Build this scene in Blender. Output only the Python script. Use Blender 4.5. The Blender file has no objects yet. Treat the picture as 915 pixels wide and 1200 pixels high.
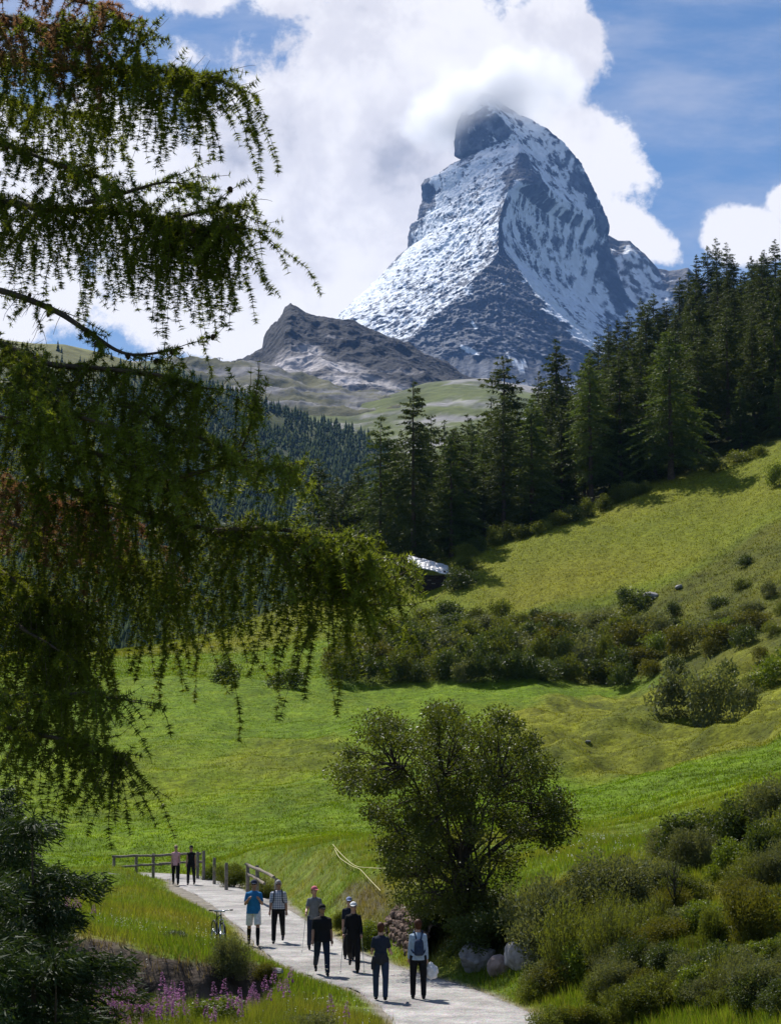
import bpy, bmesh, math, random
import numpy as np
from mathutils import Vector, Matrix, Euler

# ---------------------------------------------------------------- camera, sky, sun, exposure
SC = bpy.context.scene
COL = SC.collection
F = 2400.0
PITCH = math.atan(312.0 / F)
CP, SP = math.cos(PITCH), math.sin(PITCH)
CZ = 5.0

def at(px, py, Y):
    """a point of the valley, Y metres ahead of the viewpoint"""
    a = (px - 457.5) / F
    b = (600.0 - py) / F
    dx, dy, dz = a, CP - b * SP, SP + b * CP
    s = Y / dy
    return (dx * s, Y, CZ + dz * s)

cam_d = bpy.data.cameras.new('camera')
cam = bpy.data.objects.new('camera', cam_d)
COL.objects.link(cam)
cam.location = (0, 0, CZ)
cam.rotation_euler = (math.pi / 2 + PITCH, 0, 0)
cam_d.sensor_fit = 'VERTICAL'
cam_d.sensor_height = 36.0
cam_d.lens = 36.0 * F / 1200.0
cam_d.clip_start = 0.1
cam_d.clip_end = 60000
SC.camera = cam

SUN_EL, SUN_AZ = math.radians(52), math.atan2(-0.46, 0.89)     # azimuth from +Y towards +X
sun_vec = Vector((math.sin(SUN_AZ) * math.cos(SUN_EL), math.cos(SUN_AZ) * math.cos(SUN_EL), math.sin(SUN_EL)))
sd = bpy.data.lights.new('sun', 'SUN')
sd.energy = 5.0
sd.angle = math.radians(0.5)
sd.color = (1.0, 0.955, 0.88)
sun = bpy.data.objects.new('sun', sd)
COL.objects.link(sun)
sun.rotation_euler = sun_vec.to_track_quat('Z', 'Y').to_euler()

SC.view_settings.view_transform = 'Standard'
SC.view_settings.look = 'None'
SC.view_settings.gamma = 1.0
SC.view_settings.use_curve_mapping = False
SC.view_settings.exposure = 0.45
SC.cycles.use_denoising = True
SC.cycles.max_bounces = 8
SC.cycles.transparent_max_bounces = 8
SC.cycles.transmission_bounces = 6
SC.cycles.diffuse_bounces = 5
SC.cycles.glossy_bounces = 2
SC.cycles.volume_bounces = 2
SC.cycles.volume_step_rate = 1.0
SC.cycles.volume_max_steps = 128
SC.cycles.sample_clamp_indirect = 6.0

def build_world():
    w = bpy.data.worlds.new('World')
    SC.world = w
    w.use_nodes = True
    nt = w.node_tree
    nt.nodes.clear()
    N, L = nt.nodes.new, nt.links.new
    out = N('ShaderNodeOutputWorld')
    bg = N('ShaderNodeBackground')
    bg.inputs['Strength'].default_value = 0.1
    L(bg.outputs[0], out.inputs[0])
    sky = N('ShaderNodeTexSky')
    sky.sky_type = 'NISHITA'
    sky.sun_disc = False
    sky.sun_elevation = SUN_EL
    sky.sun_rotation = SUN_AZ
    sky.altitude = 1600
    sky.air_density = 1.0
    sky.dust_density = 0.6
    sky.ozone_density = 3.0
    tc = N('ShaderNodeTexCoord')
    sep = N('ShaderNodeSeparateXYZ')
    L(tc.outputs['Generated'], sep.inputs[0])

    def math_(op, a, b=None, clamp=False):
        m = N('ShaderNodeMath'); m.operation = op; m.use_clamp = clamp
        for i, v in enumerate((a, b)):
            if v is None: continue
            if isinstance(v, (int, float)): m.inputs[i].default_value = v
            else: L(v, m.inputs[i])
        return m.outputs[0]
    # direction on the dome -> azimuth / elevation slopes
    ydir = math_('MAXIMUM', sep.outputs['Y'], 0.05)
    u = math_('DIVIDE', sep.outputs['X'], ydir)
    v = math_('DIVIDE', sep.outputs['Z'], ydir)
    cmb = N('ShaderNodeCombineXYZ')
    L(u, cmb.inputs[0]); L(v, cmb.inputs[1])
    P = cmb.outputs[0]

    def noise(scale, detail, rough, dist=0.0, off=0.0, lac=2.0):
        n = N('ShaderNodeTexNoise'); n.noise_dimensions = '3D'
        n.inputs['Scale'].default_value = scale
        n.inputs['Detail'].default_value = detail
        n.inputs['Roughness'].default_value = rough
        n.inputs['Distortion'].default_value = dist
        n.inputs['Lacunarity'].default_value = lac
        a = N('ShaderNodeVectorMath'); a.operation = 'ADD'; a.inputs[1].default_value = (off, off * .7, off * 1.3)
        L(P, a.inputs[0]); L(a.outputs[0], n.inputs['Vector'])
        return n.outputs['Fac']

    def blob(px, py, rx, ry, rot=0.0):
        q = at(px, py, 1.0)
        s = N('ShaderNodeVectorMath'); s.operation = 'SUBTRACT'
        s.inputs[1].default_value = (q[0], q[2] - CZ, 0)
        L(P, s.inputs[0])
        mp = N('ShaderNodeMapping'); mp.vector_type = 'TEXTURE'
        mp.inputs['Scale'].default_value = (rx / F, ry / F, 1)
        mp.inputs['Rotation'].default_value = (0, 0, math.radians(rot))
        L(s.outputs[0], mp.inputs[0])
        ln = N('ShaderNodeVectorMath'); ln.operation = 'LENGTH'
        L(mp.outputs[0], ln.inputs[0])
        return math_('SUBTRACT', 1.0, ln.outputs['Value'])

    def field(bl):
        r = None
        for b in bl:
            o = blob(*b)
            if r is None: r = o
            else:
                m = N('ShaderNodeMath'); m.operation = 'SMOOTH_MAX'
                L(r, m.inputs[0]); L(o, m.inputs[1]); m.inputs[2].default_value = 0.25
                r = m.outputs[0]
        return r

    def ramp(val, a, b, lo=0.0, hi=1.0):
        m = N('ShaderNodeMapRange'); m.interpolation_type = 'SMOOTHSTEP'
        m.inputs[1].default_value = a; m.inputs[2].default_value = b
        m.inputs[3].default_value = lo; m.inputs[4].default_value = hi
        L(val, m.inputs[0])
        return m.outputs[0]
    big = field([(330, 190, 230, 200), (500, 260, 130, 150), (480, 90, 250, 170), (230, 340, 190, 110), (400, 330, 200, 150),
                 (640, 60, 90, 110), (690, 185, 85, 95, 0), (735, 262, 80, 34, -35), (640, 200, 150, 130),
                 (150, 200, 170, 150), (20, 330, 120, 160), (250, 400, 80, 28), (400, -60, 330, 120),
                 (875, 275, 62, 40), (935, 235, 42, 40), (-200, 200, 300, 200)])
    n1 = noise(9, 10, 0.60, 0.1, 3.1)
    n2 = noise(38, 9, 0.64, 0.15, 7.7)
    edge = math_('ADD', big, math_('ADD', math_('MULTIPLY', math_('SUBTRACT', n1, 0.5), 1.3),
                                   math_('MULTIPLY', math_('SUBTRACT', n2, 0.5), 1.05)))
    # softer, torn fringe on the lee side of the peak
    dens = ramp(edge, 0.10, 0.32)
    # thin high veil
    st = N('ShaderNodeMapping'); st.inputs['Scale'].default_value = (1.0, 3.0, 1); st.inputs['Rotation'].default_value = (0, 0, math.radians(18))
    L(P, st.inputs[0])
    nv = N('ShaderNodeTexNoise'); nv.inputs['Scale'].default_value = 8; nv.inputs['Detail'].default_value = 8
    nv.inputs['Roughness'].default_value = 0.6
    L(st.outputs[0], nv.inputs['Vector'])
    veil = ramp(nv.outputs['Fac'], 0.36, 0.75, 0.02, 0.65)
    # thickness of the cloud decides how grey its underside is
    thick = field([(560, 80, 230, 130, 8), (460, 190, 190, 170), (330, 160, 200, 160), (390, 60, 250, 120), (300, 290, 180, 90)])
    n3 = noise(13, 10, 0.58, 0.15, 12.3)
    shade = ramp(math_('ADD', thick, math_('MULTIPLY', math_('SUBTRACT', n3, 0.5), 3.6)), -0.02, 1.35)
    cr = N('ShaderNodeValToRGB')
    cr.color_ramp.interpolation = 'EASE'
    e = cr.color_ramp.elements
    e[0].position = 0.0; e[0].color = (7.6, 7.45, 7.6, 1)
    e[1].position = 1.0; e[1].color = (3.5, 3.6, 4.2, 1)
    x = e.new(0.45); x.color = (6.1, 6.0, 6.4, 1)
    L(shade, cr.inputs[0])
    hs = N('ShaderNodeHueSaturation'); hs.inputs['Saturation'].default_value = 1.15; hs.inputs['Value'].default_value = 0.68
    L(sky.outputs[0], hs.inputs['Color'])
    mx1 = N('ShaderNodeMix'); mx1.data_type = 'RGBA'
    L(veil, mx1.inputs[0]); L(hs.outputs[0], mx1.inputs[6]); mx1.inputs[7].default_value = (3.9, 4.2, 5.2, 1)
    mx2 = N('ShaderNodeMix'); mx2.data_type = 'RGBA'
    L(dens, mx2.inputs[0]); L(mx1.outputs[2], mx2.inputs[6]); L(cr.outputs[0], mx2.inputs[7])
    L(mx2.outputs[2], bg.inputs['Color'])
build_world()

# ---------------------------------------------------------------- numpy helpers
_rs = np.random.RandomState(11)
_perm = _rs.permutation(256)
_perm = np.concatenate([_perm, _perm, _perm])
_grad = _rs.normal(size=(256, 3)); _grad /= np.linalg.norm(_grad, axis=1)[:, None]

def perlin(x, y, z):
    x, y, z = np.broadcast_arrays(np.asarray(x, float), np.asarray(y, float), np.asarray(z, float))
    xi, yi, zi = np.floor(x).astype(int), np.floor(y).astype(int), np.floor(z).astype(int)
    xf, yf, zf = x - xi, y - yi, z - zi
    xi &= 255; yi &= 255; zi &= 255
    u, v, w = [t * t * t * (t * (t * 6 - 15) + 10) for t in (xf, yf, zf)]
    def g(i, j, k):
        h = _perm[_perm[_perm[(xi + i) & 255] + ((yi + j) & 255)] + ((zi + k) & 255)]
        G = _grad[h]
        return G[..., 0] * (xf - i) + G[..., 1] * (yf - j) + G[..., 2] * (zf - k)
    x00 = g(0, 0, 0) * (1 - u) + g(1, 0, 0) * u
    x10 = g(0, 1, 0) * (1 - u) + g(1, 1, 0) * u
    x01 = g(0, 0, 1) * (1 - u) + g(1, 0, 1) * u
    x11 = g(0, 1, 1) * (1 - u) + g(1, 1, 1) * u
    return ((x00 * (1 - v) + x10 * v) * (1 - w) + (x01 * (1 - v) + x11 * v) * w) * 1.6

def fbm(x, y, z, octv=5, gain=0.5, ridged=False):
    r = 0; a = 1.0; t = 0
    for i in range(octv):
        n = perlin(x * 2 ** i + 17.3 * i, y * 2 ** i + 5.1 * i, z * 2 ** i + 9.7 * i)
        if ridged: n = 1 - 2 * np.abs(n)
        r = r + a * n; t += a; a *= gain
    return r / t

def sstep(a, b, x):
    t = np.clip((x - a) / (b - a), 0, 1)
    return t * t * (3 - 2 * t)

def mesh_np(name, verts, faces, smooth=False, attrs=None):
    """verts (N,3); faces: list of int arrays (M,k), any k; attrs {name: (N,3) colours}"""
    verts = np.asarray(verts, np.float32)
    if not isinstance(faces, (list, tuple)): faces = [faces]
    faces = [np.asarray(f, np.int32) for f in faces if len(f)]
    me = bpy.data.meshes.new(name)
    me.vertices.add(len(verts)); me.vertices.foreach_set('co', verts.ravel())
    loops = np.concatenate([f.ravel() for f in faces])
    starts, totals, s = [], [], 0
    for f in faces:
        k = f.shape[1]
        starts.append(s + np.arange(len(f)) * k); totals.append(np.full(len(f), k)); s += f.size
    me.loops.add(len(loops)); me.loops.foreach_set('vertex_index', loops)
    st = np.concatenate(starts).astype(np.int32)
    me.polygons.add(len(st)); me.polygons.foreach_set('loop_start', st)
    me.polygons.foreach_set('loop_total', np.concatenate(totals).astype(np.int32))
    me.update(calc_edges=True)
    if smooth: me.polygons.foreach_set('use_smooth', np.ones(len(st), bool))
    for k, a in (attrs or {}).items():
        a = np.asarray(a, np.float32)
        at_ = me.color_attributes.new(k, 'FLOAT_COLOR', 'POINT')
        at_.data.foreach_set('color', np.concatenate([a, np.ones((len(a), 1), np.float32)], 1).ravel())
    me.update()
    return me

def grid_faces(nu, nv, wrap=False):
    """verts laid out [v*nu+u]"""
    u = np.arange(nu if wrap else nu - 1); v = np.arange(nv - 1)
    U, V = np.meshgrid(u, v)
    U2 = (U + 1) % nu
    return np.stack([V * nu + U, V * nu + U2, (V + 1) * nu + U2, (V + 1) * nu + U], -1).reshape(-1, 4)

def link(name, me, mat=None, parent=None, loc=None, rz=None):
    o = bpy.data.objects.new(name, me)
    COL.objects.link(o)
    if mat is not None and me is not None and len(me.materials) == 0:
        for m in (mat if isinstance(mat, (list, tuple)) else [mat]): me.materials.append(m)
    if parent is not None: o.parent = parent
    if loc is not None: o.location = loc
    if rz is not None: o.rotation_euler.z = rz
    return o

def tag(o, label=None, cat=None, group=None, kind=None):
    if label: o['label'] = label
    if cat: o['category'] = cat
    if group: o['group'] = group
    if kind: o['kind'] = kind
    return o

def empty(name, loc=(0, 0, 0), rz=0.0, **k):
    o = bpy.data.objects.new(name, None)
    o.empty_display_size = 0.2
    COL.objects.link(o)
    o.location = loc; o.rotation_euler.z = rz
    return tag(o, **k)

def copy_tree(o, parent=None):
    c = o.copy(); COL.objects.link(c)
    if parent is not None: c.parent = parent
    for ch in list(o.children): copy_tree(ch, c)
    return c

# ---------------------------------------------------------------- materials
def nodemat(name):
    m = bpy.data.materials.new(name); m.use_nodes = True
    nt = m.node_tree; nt.nodes.clear()
    return m, nt, nt.nodes.new, nt.links.new

def mat_simple(name, col, rough=0.8, spec=0.3, var=0.15, vscale=8.0, bump=0.0, bscale=30.0, metal=0.0, attr=None, sheen=0):
    m, nt, N, L = nodemat(name)
    out = N('ShaderNodeOutputMaterial'); b = N('ShaderNodeBsdfPrincipled')
    L(b.outputs[0], out.inputs[0])
    b.inputs['Roughness'].default_value = rough
    b.inputs['Metallic'].default_value = metal
    b.inputs['Specular IOR Level'].default_value = spec
    tc = N('ShaderNodeTexCoord')
    n = N('ShaderNodeTexNoise'); n.inputs['Scale'].default_value = vscale; n.inputs['Detail'].default_value = 6
    n.inputs['Roughness'].default_value = 0.65
    L(tc.outputs['Object'], n.inputs['Vector'])
    mr = N('ShaderNodeMapRange'); mr.inputs[1].default_value = 0.25; mr.inputs[2].default_value = 0.75
    mr.inputs[3].default_value = 1 - var * 2; mr.inputs[4].default_value = 1 + var * 2
    L(n.outputs['Fac'], mr.inputs[0])
    mx = N('ShaderNodeVectorMath'); mx.operation = 'SCALE'
    L(mr.outputs[0], mx.inputs['Scale'])
    if attr:
        a = N('ShaderNodeAttribute'); a.attribute_name = attr
        L(a.outputs['Color'], mx.inputs[0])
    else:
        mx.inputs[0].default_value = col[:3]
    L(mx.outputs[0], b.inputs['Base Color'])
    if bump > 0:
        n2 = N('ShaderNodeTexNoise'); n2.inputs['Scale'].default_value = bscale; n2.inputs['Detail'].default_value = 8
        L(tc.outputs['Object'], n2.inputs['Vector'])
        bp = N('ShaderNodeBump'); bp.inputs['Strength'].default_value = 1.0; bp.inputs['Distance'].default_value = bump
        L(n2.outputs['Fac'], bp.inputs['Height']); L(bp.outputs[0], b.inputs['Normal'])
    return m

def mat_leaf(name, col, trans=0.35, col2=None, vscale=1.5, rough=0.55, spec=0.25, tcol=None, attr=None, rand=0.25):
    """thin leaf: reflected plus transmitted light; tone varies from clump to clump and plant to plant"""
    m, nt, N, L = nodemat(name)
    out = N('ShaderNodeOutputMaterial'); b = N('ShaderNodeBsdfPrincipled')
    b.inputs['Roughness'].default_value = rough; b.inputs['Specular IOR Level'].default_value = spec
    t = N('ShaderNodeBsdfTranslucent'); mix = N('ShaderNodeMixShader')
    mix.inputs[0].default_value = trans
    L(b.outputs[0], mix.inputs[1]); L(t.outputs[0], mix.inputs[2]); L(mix.outputs[0], out.inputs[0])
    tc = N('ShaderNodeTexCoord'); oi = N('ShaderNodeObjectInfo')
    n = N('ShaderNodeTexNoise'); n.inputs['Scale'].default_value = vscale; n.inputs['Detail'].default_value = 5
    n.inputs['Roughness'].default_value = 0.7
    L(tc.outputs['Object'], n.inputs['Vector'])
    mr = N('ShaderNodeMapRange'); mr.inputs[1].default_value = 0.3; mr.inputs[2].default_value = 0.7
    L(n.outputs['Fac'], mr.inputs[0])
    mx = N('ShaderNodeMix'); mx.data_type = 'RGBA'
    L(mr.outputs[0], mx.inputs[0])
    if attr:
        a = N('ShaderNodeAttribute'); a.attribute_name = attr
        s1 = N('ShaderNodeVectorMath'); s1.operation = 'SCALE'; s1.inputs['Scale'].default_value = 0.75
        s2 = N('ShaderNodeVectorMath'); s2.operation = 'SCALE'; s2.inputs['Scale'].default_value = 1.25
        L(a.outputs['Color'], s1.inputs[0]); L(a.outputs['Color'], s2.inputs[0])
        L(s1.outputs[0], mx.inputs[6]); L(s2.outputs[0], mx.inputs[7])
    else:
        c2 = col2 or tuple(c * 1.8 for c in col)
        mx.inputs[6].default_value = (*col, 1); mx.inputs[7].default_value = (*c2, 1)
    hs = N('ShaderNodeHueSaturation')
    r = N('ShaderNodeMapRange'); r.inputs[3].default_value = 1 - rand; r.inputs[4].default_value = 1 + rand
    L(oi.outputs['Random'], r.inputs[0]); L(r.outputs[0], hs.inputs['Value'])
    L(mx.outputs[2], hs.inputs['Color'])
    L(hs.outputs[0], b.inputs['Base Color'])
    tm = N('ShaderNodeVectorMath'); tm.operation = 'MULTIPLY'; tm.inputs[1].default_value = tcol or (1.5, 1.35, 0.5)
    L(hs.outputs[0], tm.inputs[0]); L(tm.outputs[0], t.inputs['Color'])
    return m

def mat_attr_ground(name, bscale, bump, vscale, var=0.3, rough=0.95, spec=0.1):
    return mat_simple(name, (1, 1, 1), rough, spec, var, vscale, bump, bscale, attr='col')
# ---------------------------------------------------------------- terrain
def path_edges():
    Lf = [(178, 1028.5), (215, 1042), (250, 1062), (285, 1093), (310, 1118), (350, 1140), (410, 1160), (442, 1180), (458, 1200), (480, 1260), (520, 1400)]
    Rt = [(238, 1028.5), (290, 1045), (335, 1065), (375, 1090), (420, 1115), (480, 1138), (545, 1157), (595, 1176), (645, 1200), (760, 1260), (1000, 1400)]
    def w(px, py):
        Y = 12000.0 / (py - 912.0)
        for _ in range(20):
            p = at(px, py, Y); Y *= 1 + (p[2]) / max(0.5, (CZ - p[2])) * 0.9
        return at(px, py, Y)
    l = [w(*p) for p in Lf]; r = [w(*p) for p in Rt]
    # round the bend, away to the left behind the grass
    a, b = l[0], r[0]
    l = [(a[0] - 16, a[1] - 2.0, 0), (a[0] - 7, a[1] + 0.0, 0)] + l
    r = [(b[0] - 20, b[1] + 3.0, 0), (b[0] - 9, b[1] + 5.5, 0), (b[0] - 2.5, b[1] + 4.0, 0)] + r
    l = [l[0], l[0]] + l[1:]
    return np.array(l)[:, :2], np.array(r)[:, :2]
PL, PR = path_edges()

def resample(P, n):
    # smooth Catmull-Rom through the points
    P = np.asarray(P, float); m = len(P)
    t = np.linspace(0, m - 1, n); i = np.clip(t.astype(int), 0, m - 2); f = (t - i)[:, None]
    p0, p1, p2, p3 = P[np.clip(i - 1, 0, m - 1)], P[i], P[i + 1], P[np.clip(i + 2, 0, m - 1)]
    return 0.5 * ((2 * p1) + (-p0 + p2) * f + (2 * p0 - 5 * p1 + 4 * p2 - p3) * f ** 2 + (-p0 + 3 * p1 - 3 * p2 + p3) * f ** 3)
PLs, PRs = resample(PL, 160), resample(PR, 160)
PC = (PLs + PRs) / 2
PW = np.linalg.norm(PLs - PRs, axis=1) / 2

def path_dist(x, y):
    """signed metres outside the path's edge (negative on it)"""
    sh = np.shape(x); x = np.ravel(x); y = np.ravel(y)
    out = np.full(len(x), 50.0)
    k = (y < 125) & (y > 10) & (np.abs(x) < 45)
    xs, ys = x[k], y[k]
    d = np.full(len(xs), 50.0)
    for (cx, cy), w in zip(PC, PW):
        d = np.minimum(d, np.hypot(xs - cx, ys - cy) - w)
    out[k] = d
    return out.reshape(sh)

CTRL_PX = [  # (px, py, Y)
    (640, 1170, 45), (690, 1140, 46), (740, 1120, 46), (800, 1085, 47), (850, 1060, 49), (915, 1010, 52), (650, 1060, 54), (700, 1030, 56),
    (750, 1005, 60), (850, 965, 63), (915, 935, 62), (990, 900, 66), (760, 985, 90), (850, 950, 85), (915, 925, 90), (600, 1120, 49), (560, 1130, 51),
    (540, 1085, 54), (600, 1070, 55), (500, 1045, 63), (450, 1035, 67), (410, 1058, 64), (470, 1006, 78), (385, 1015, 80), (335, 1030, 80), (430, 985, 92), (520, 985, 88),
    (300, 1005, 96), (270, 1010, 98), (600, 1000, 80), (660, 985, 84),
    (150, 1065, 70), (200, 1090, 60), (245, 1112, 55), (130, 1018, 106), (185, 1016, 106), (238, 1014.5, 106), (268, 1021, 95), (80, 1100, 52), (20, 1100, 52), (-100, 1080, 60), (130, 1040, 90), (60, 1040, 90),
    (150, 1002, 120), (300, 988, 122), (450, 975, 122), (600, 970, 108), (0, 1000, 120), (-100, 1000, 120), (700, 960, 115), (800, 940, 115), (960, 890, 120),
    (150, 900, 165), (300, 900, 162), (450, 900, 158), (600, 900, 152), (720, 900, 150), (850, 880, 148), (960, 850, 150), (0, 900, 165),
    (150, 848, 205), (300, 850, 205), (450, 852, 200), (600, 850, 198), (750, 846, 190), (870, 836, 180), (960, 805, 190), (0, 850, 205), (-150, 850, 205),
    (60, 800, 250), (150, 800, 255), (300, 797, 262), (450, 799, 260), (600, 797, 260), (740, 800, 255), (850, 800, 225), (940, 770, 230), (-150, 800, 250),
    (450, 772, 278), (600, 765, 280), (750, 755, 272), (890, 730, 255), (1000, 690, 255), (300, 775, 285), (150, 775, 290),
    (450, 738, 300), (500, 722, 314), (600, 725, 302), (700, 712, 298), (800, 690, 292), (915, 660, 280), (1020, 620, 280),
    (560, 690, 320), (650, 660, 324), (750, 630, 330), (850, 600, 334), (940, 575, 325), (1050, 545, 325),
    (510, 676, 336), (560, 647, 346), (650, 612, 352), (760, 576, 358), (840, 547, 364), (915, 524, 362), (1050, 480, 365),
    (560, 655, 400), (560, 690, 460), (650, 600, 400), (650, 585, 460), (650, 590, 540), (760, 530, 420), (760, 470, 480), (760, 455, 560), (860, 470, 420), (860, 415, 480), (860, 392, 560),
    (980, 420, 420), (980, 360, 480), (980, 340, 560), (860, 400, 700), (980, 340, 700), (700, 470, 700), (1100, 300, 560), (1100, 400, 420),
    (480, 655, 360), (480, 690, 420), (440, 700, 350), (380, 690, 380), (300, 735, 340), (200, 755, 335), (100, 765, 335), (0, 765, 335), (-150, 765, 335),
    (380, 720, 480), (200, 775, 450), (0, 775, 450), (500, 730, 600), (300, 780, 600), (100, 780, 600), (-150, 780, 600), (640, 650, 760),
]
CTRL_XY = [(0, 2.5, 3.3), (-4, 4, 3.0), (4, 4, 3.6), (-3, 13, 2.5), (3, 13, 2.6), (-5, 22, 1.3), (0, 22, 1.2), (5, 22, 1.7),
           (-6.5, 30, .55), (0, 30, 0.5), (6, 30, 1.2), (-7, 38, .45), (-4, 38, .5), (-1.6, 38, .35), (4.8, 38, .45), (7.5, 40, 1.3), (10, 42, 2.4), (-10, 38, .7),
           (-9, 10, 2.6), (-10, 24, 1.4), (-14, 45, 1.0), (10, 12, 4), (13, 24, 4), (15, 42, 4.5)]
C3 = np.array([at(*c) for c in CTRL_PX] + CTRL_XY)
def _ab(x, y):
    a = np.clip(np.arctan2(x, y), -0.34, 0.34) * 5.0
    r = np.clip(np.hypot(x, y), 2.5, 900)
    return a, np.log(r)
_ca, _cb = _ab(C3[:, 0], C3[:, 1])
def _U(r2): return 0.5 * r2 * np.log(r2 + 1e-9)
_n = len(C3)
_K = _U((_ca[:, None] - _ca) ** 2 + (_cb[:, None] - _cb) ** 2) + np.eye(_n) * 3e-4
_Pm = np.stack([np.ones(_n), _ca, _cb], 1)
_A = np.block([[_K, _Pm], [_Pm.T, np.zeros((3, 3))]])
# solve for z relative to distance so near relief is held as tightly as far
_W = np.linalg.solve(_A, np.concatenate([(C3[:, 2] - CZ) / np.exp(_cb), np.zeros(3)]))

def zt(x, y, detail=True):
    x = np.asarray(x, float); y = np.asarray(y, float)
    sh = np.broadcast(x, y).shape
    x = np.broadcast_to(x, sh).ravel(); y = np.broadcast_to(y, sh).ravel()
    a, b = _ab(x, y)
    z = np.empty(len(x))
    for s in range(0, len(x), 40000):
        sl = slice(s, s + 40000)
        z[sl] = _U((a[sl, None] - _ca) ** 2 + (b[sl, None] - _cb) ** 2) @ _W[:_n] + _W[_n] + _W[_n + 1] * a[sl] + _W[_n + 2] * b[sl]
    r = np.clip(np.hypot(x, y), 2.5, 900)
    z = z * r + CZ
    pd = path_dist(x, y)
    w = sstep(0.0, 2.6, pd)
    z = z * w
    # eroded earth scarp left of the path: the turf above breaks off to a ditch below
    edge = 48.4 + 1.2 * perlin(x * .45, 3.3, 1.0) + 0.35 * perlin(x * 1.6, y * 1.1, 5.0)
    inx = sstep(-9.5, -7.6, x) * (1 - sstep(-3.1, -2.3, x))
    ditch = sstep(0.0, 0.9, edge - y + 0.2 * perlin(x * 3, y * 3, 1.0)) * (1 - sstep(42.5, 40.0, y)) * (y > 38) * inx
    ditch = np.where(y > edge, 0, ditch)
    z = z - ditch * 0.8 * w
    lift = inx * sstep(-0.2, 0.3, y - edge) * (1 - sstep(51.0, 55, y)) * 0.28
    z = z + lift * w
    z = z + .42 * w * (1 - sstep(-12.6, -11.2, x)) * sstep(88, 92, y) * (1 - sstep(97, 101, y)) * sstep(-40, -30, x)
    if detail:
        k = w * np.clip(r / 130.0, 0.25, 1.0)
        z = z + k * (0.34 * perlin(x / 7, y / 9, 0.3) + sstep(118, 150, y) * (1 - sstep(255, 275, y)) * 1.5 * (perlin(x / 14, y / 15, 4.4) + .35 * perlin(x / 5, y / 5, 7.0)) + 0.13 * perlin(x / 1.9, y / 2.4, 2.1) + 0.055 * perlin(x / .8, y / .9, 4.1))
        # cattle terraces on the rough slopes
        rough = rough_mask(x, y)
        ph = z * .62 + 1.3 * perlin(x / 16, y / 18, 8.0) + 0.35 * perlin(x / 6, y / 8, 3.0)
        saw = ph - np.floor(ph)
        z = z + rough * w * (0.62 * (sstep(0.0, 0.6, saw) * (1 - sstep(0.6, 1.0, saw))) + 0.5 * perlin(x / 4.2, y / 6.0, 6.0) + 0.12 * perlin(x / 1.5, y / 1.8, 6.0))
    return z.reshape(sh)

def pxof(x, y, z):
    fy = y * CP + (z - CZ) * SP
    return 457.5 + F * x / fy, 600 - F * (-y * SP + (z - CZ) * CP) / fy

def poly_soft(px, py, poly, soft):
    """soft inside mask of a polygon in plan-like coordinates"""
    poly = np.asarray(poly, float); n = len(poly)
    ins = np.zeros(px.shape, bool); d = np.full(px.shape, 1e9)
    for i in range(n):
        x1, y1 = poly[i]; x2, y2 = poly[(i + 1) % n]
        c = ((y1 > py) != (y2 > py)) & (px < (x2 - x1) * (py - y1) / (y2 - y1 + 1e-12) + x1)
        ins ^= c
        t = np.clip(((px - x1) * (x2 - x1) + (py - y1) * (y2 - y1)) / ((x2 - x1) ** 2 + (y2 - y1) ** 2 + 1e-9), 0, 1)
        d = np.minimum(d, np.hypot(px - x1 - t * (x2 - x1), py - y1 - t * (y2 - y1)))
    return sstep(-soft, soft, np.where(ins, d, -d))

def plan(pts):
    return [(at(*p)[0] / at(*p)[1] * 100, math.log(p[2]) * 25) for p in pts]
ROUGH_POLY = plan([(575, 852, 190), (640, 815, 235), (735, 806, 250), (850, 790, 232), (1000, 740, 236), (1000, 860, 150), (850, 895, 140), (700, 905, 150), (610, 880, 160)])
ROUGH2 = plan([(235, 893, 168), (300, 868, 185), (390, 868, 185), (420, 890, 165), (330, 905, 158)])
HEATH_POLY = plan([(400, 796, 263), (740, 796, 258), (880, 800, 225), (1000, 760, 236), (1010, 600, 300), (900, 618, 315), (800, 676, 300), (700, 706, 300), (610, 728, 302), (500, 722, 316), (420, 745, 300)])
def rough_mask(x, y):
    u, v = x / y * 100, np.log(np.maximum(y, 1)) * 25
    return np.clip(poly_soft(u, v, ROUGH_POLY, 0.7) + 0.6 * poly_soft(u, v, ROUGH2, 0.7), 0, 1)
def heath_mask(x, y):
    u, v = x / y * 100, np.log(np.maximum(y, 1)) * 25
    return poly_soft(u, v, HEATH_POLY, 0.5)

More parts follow.
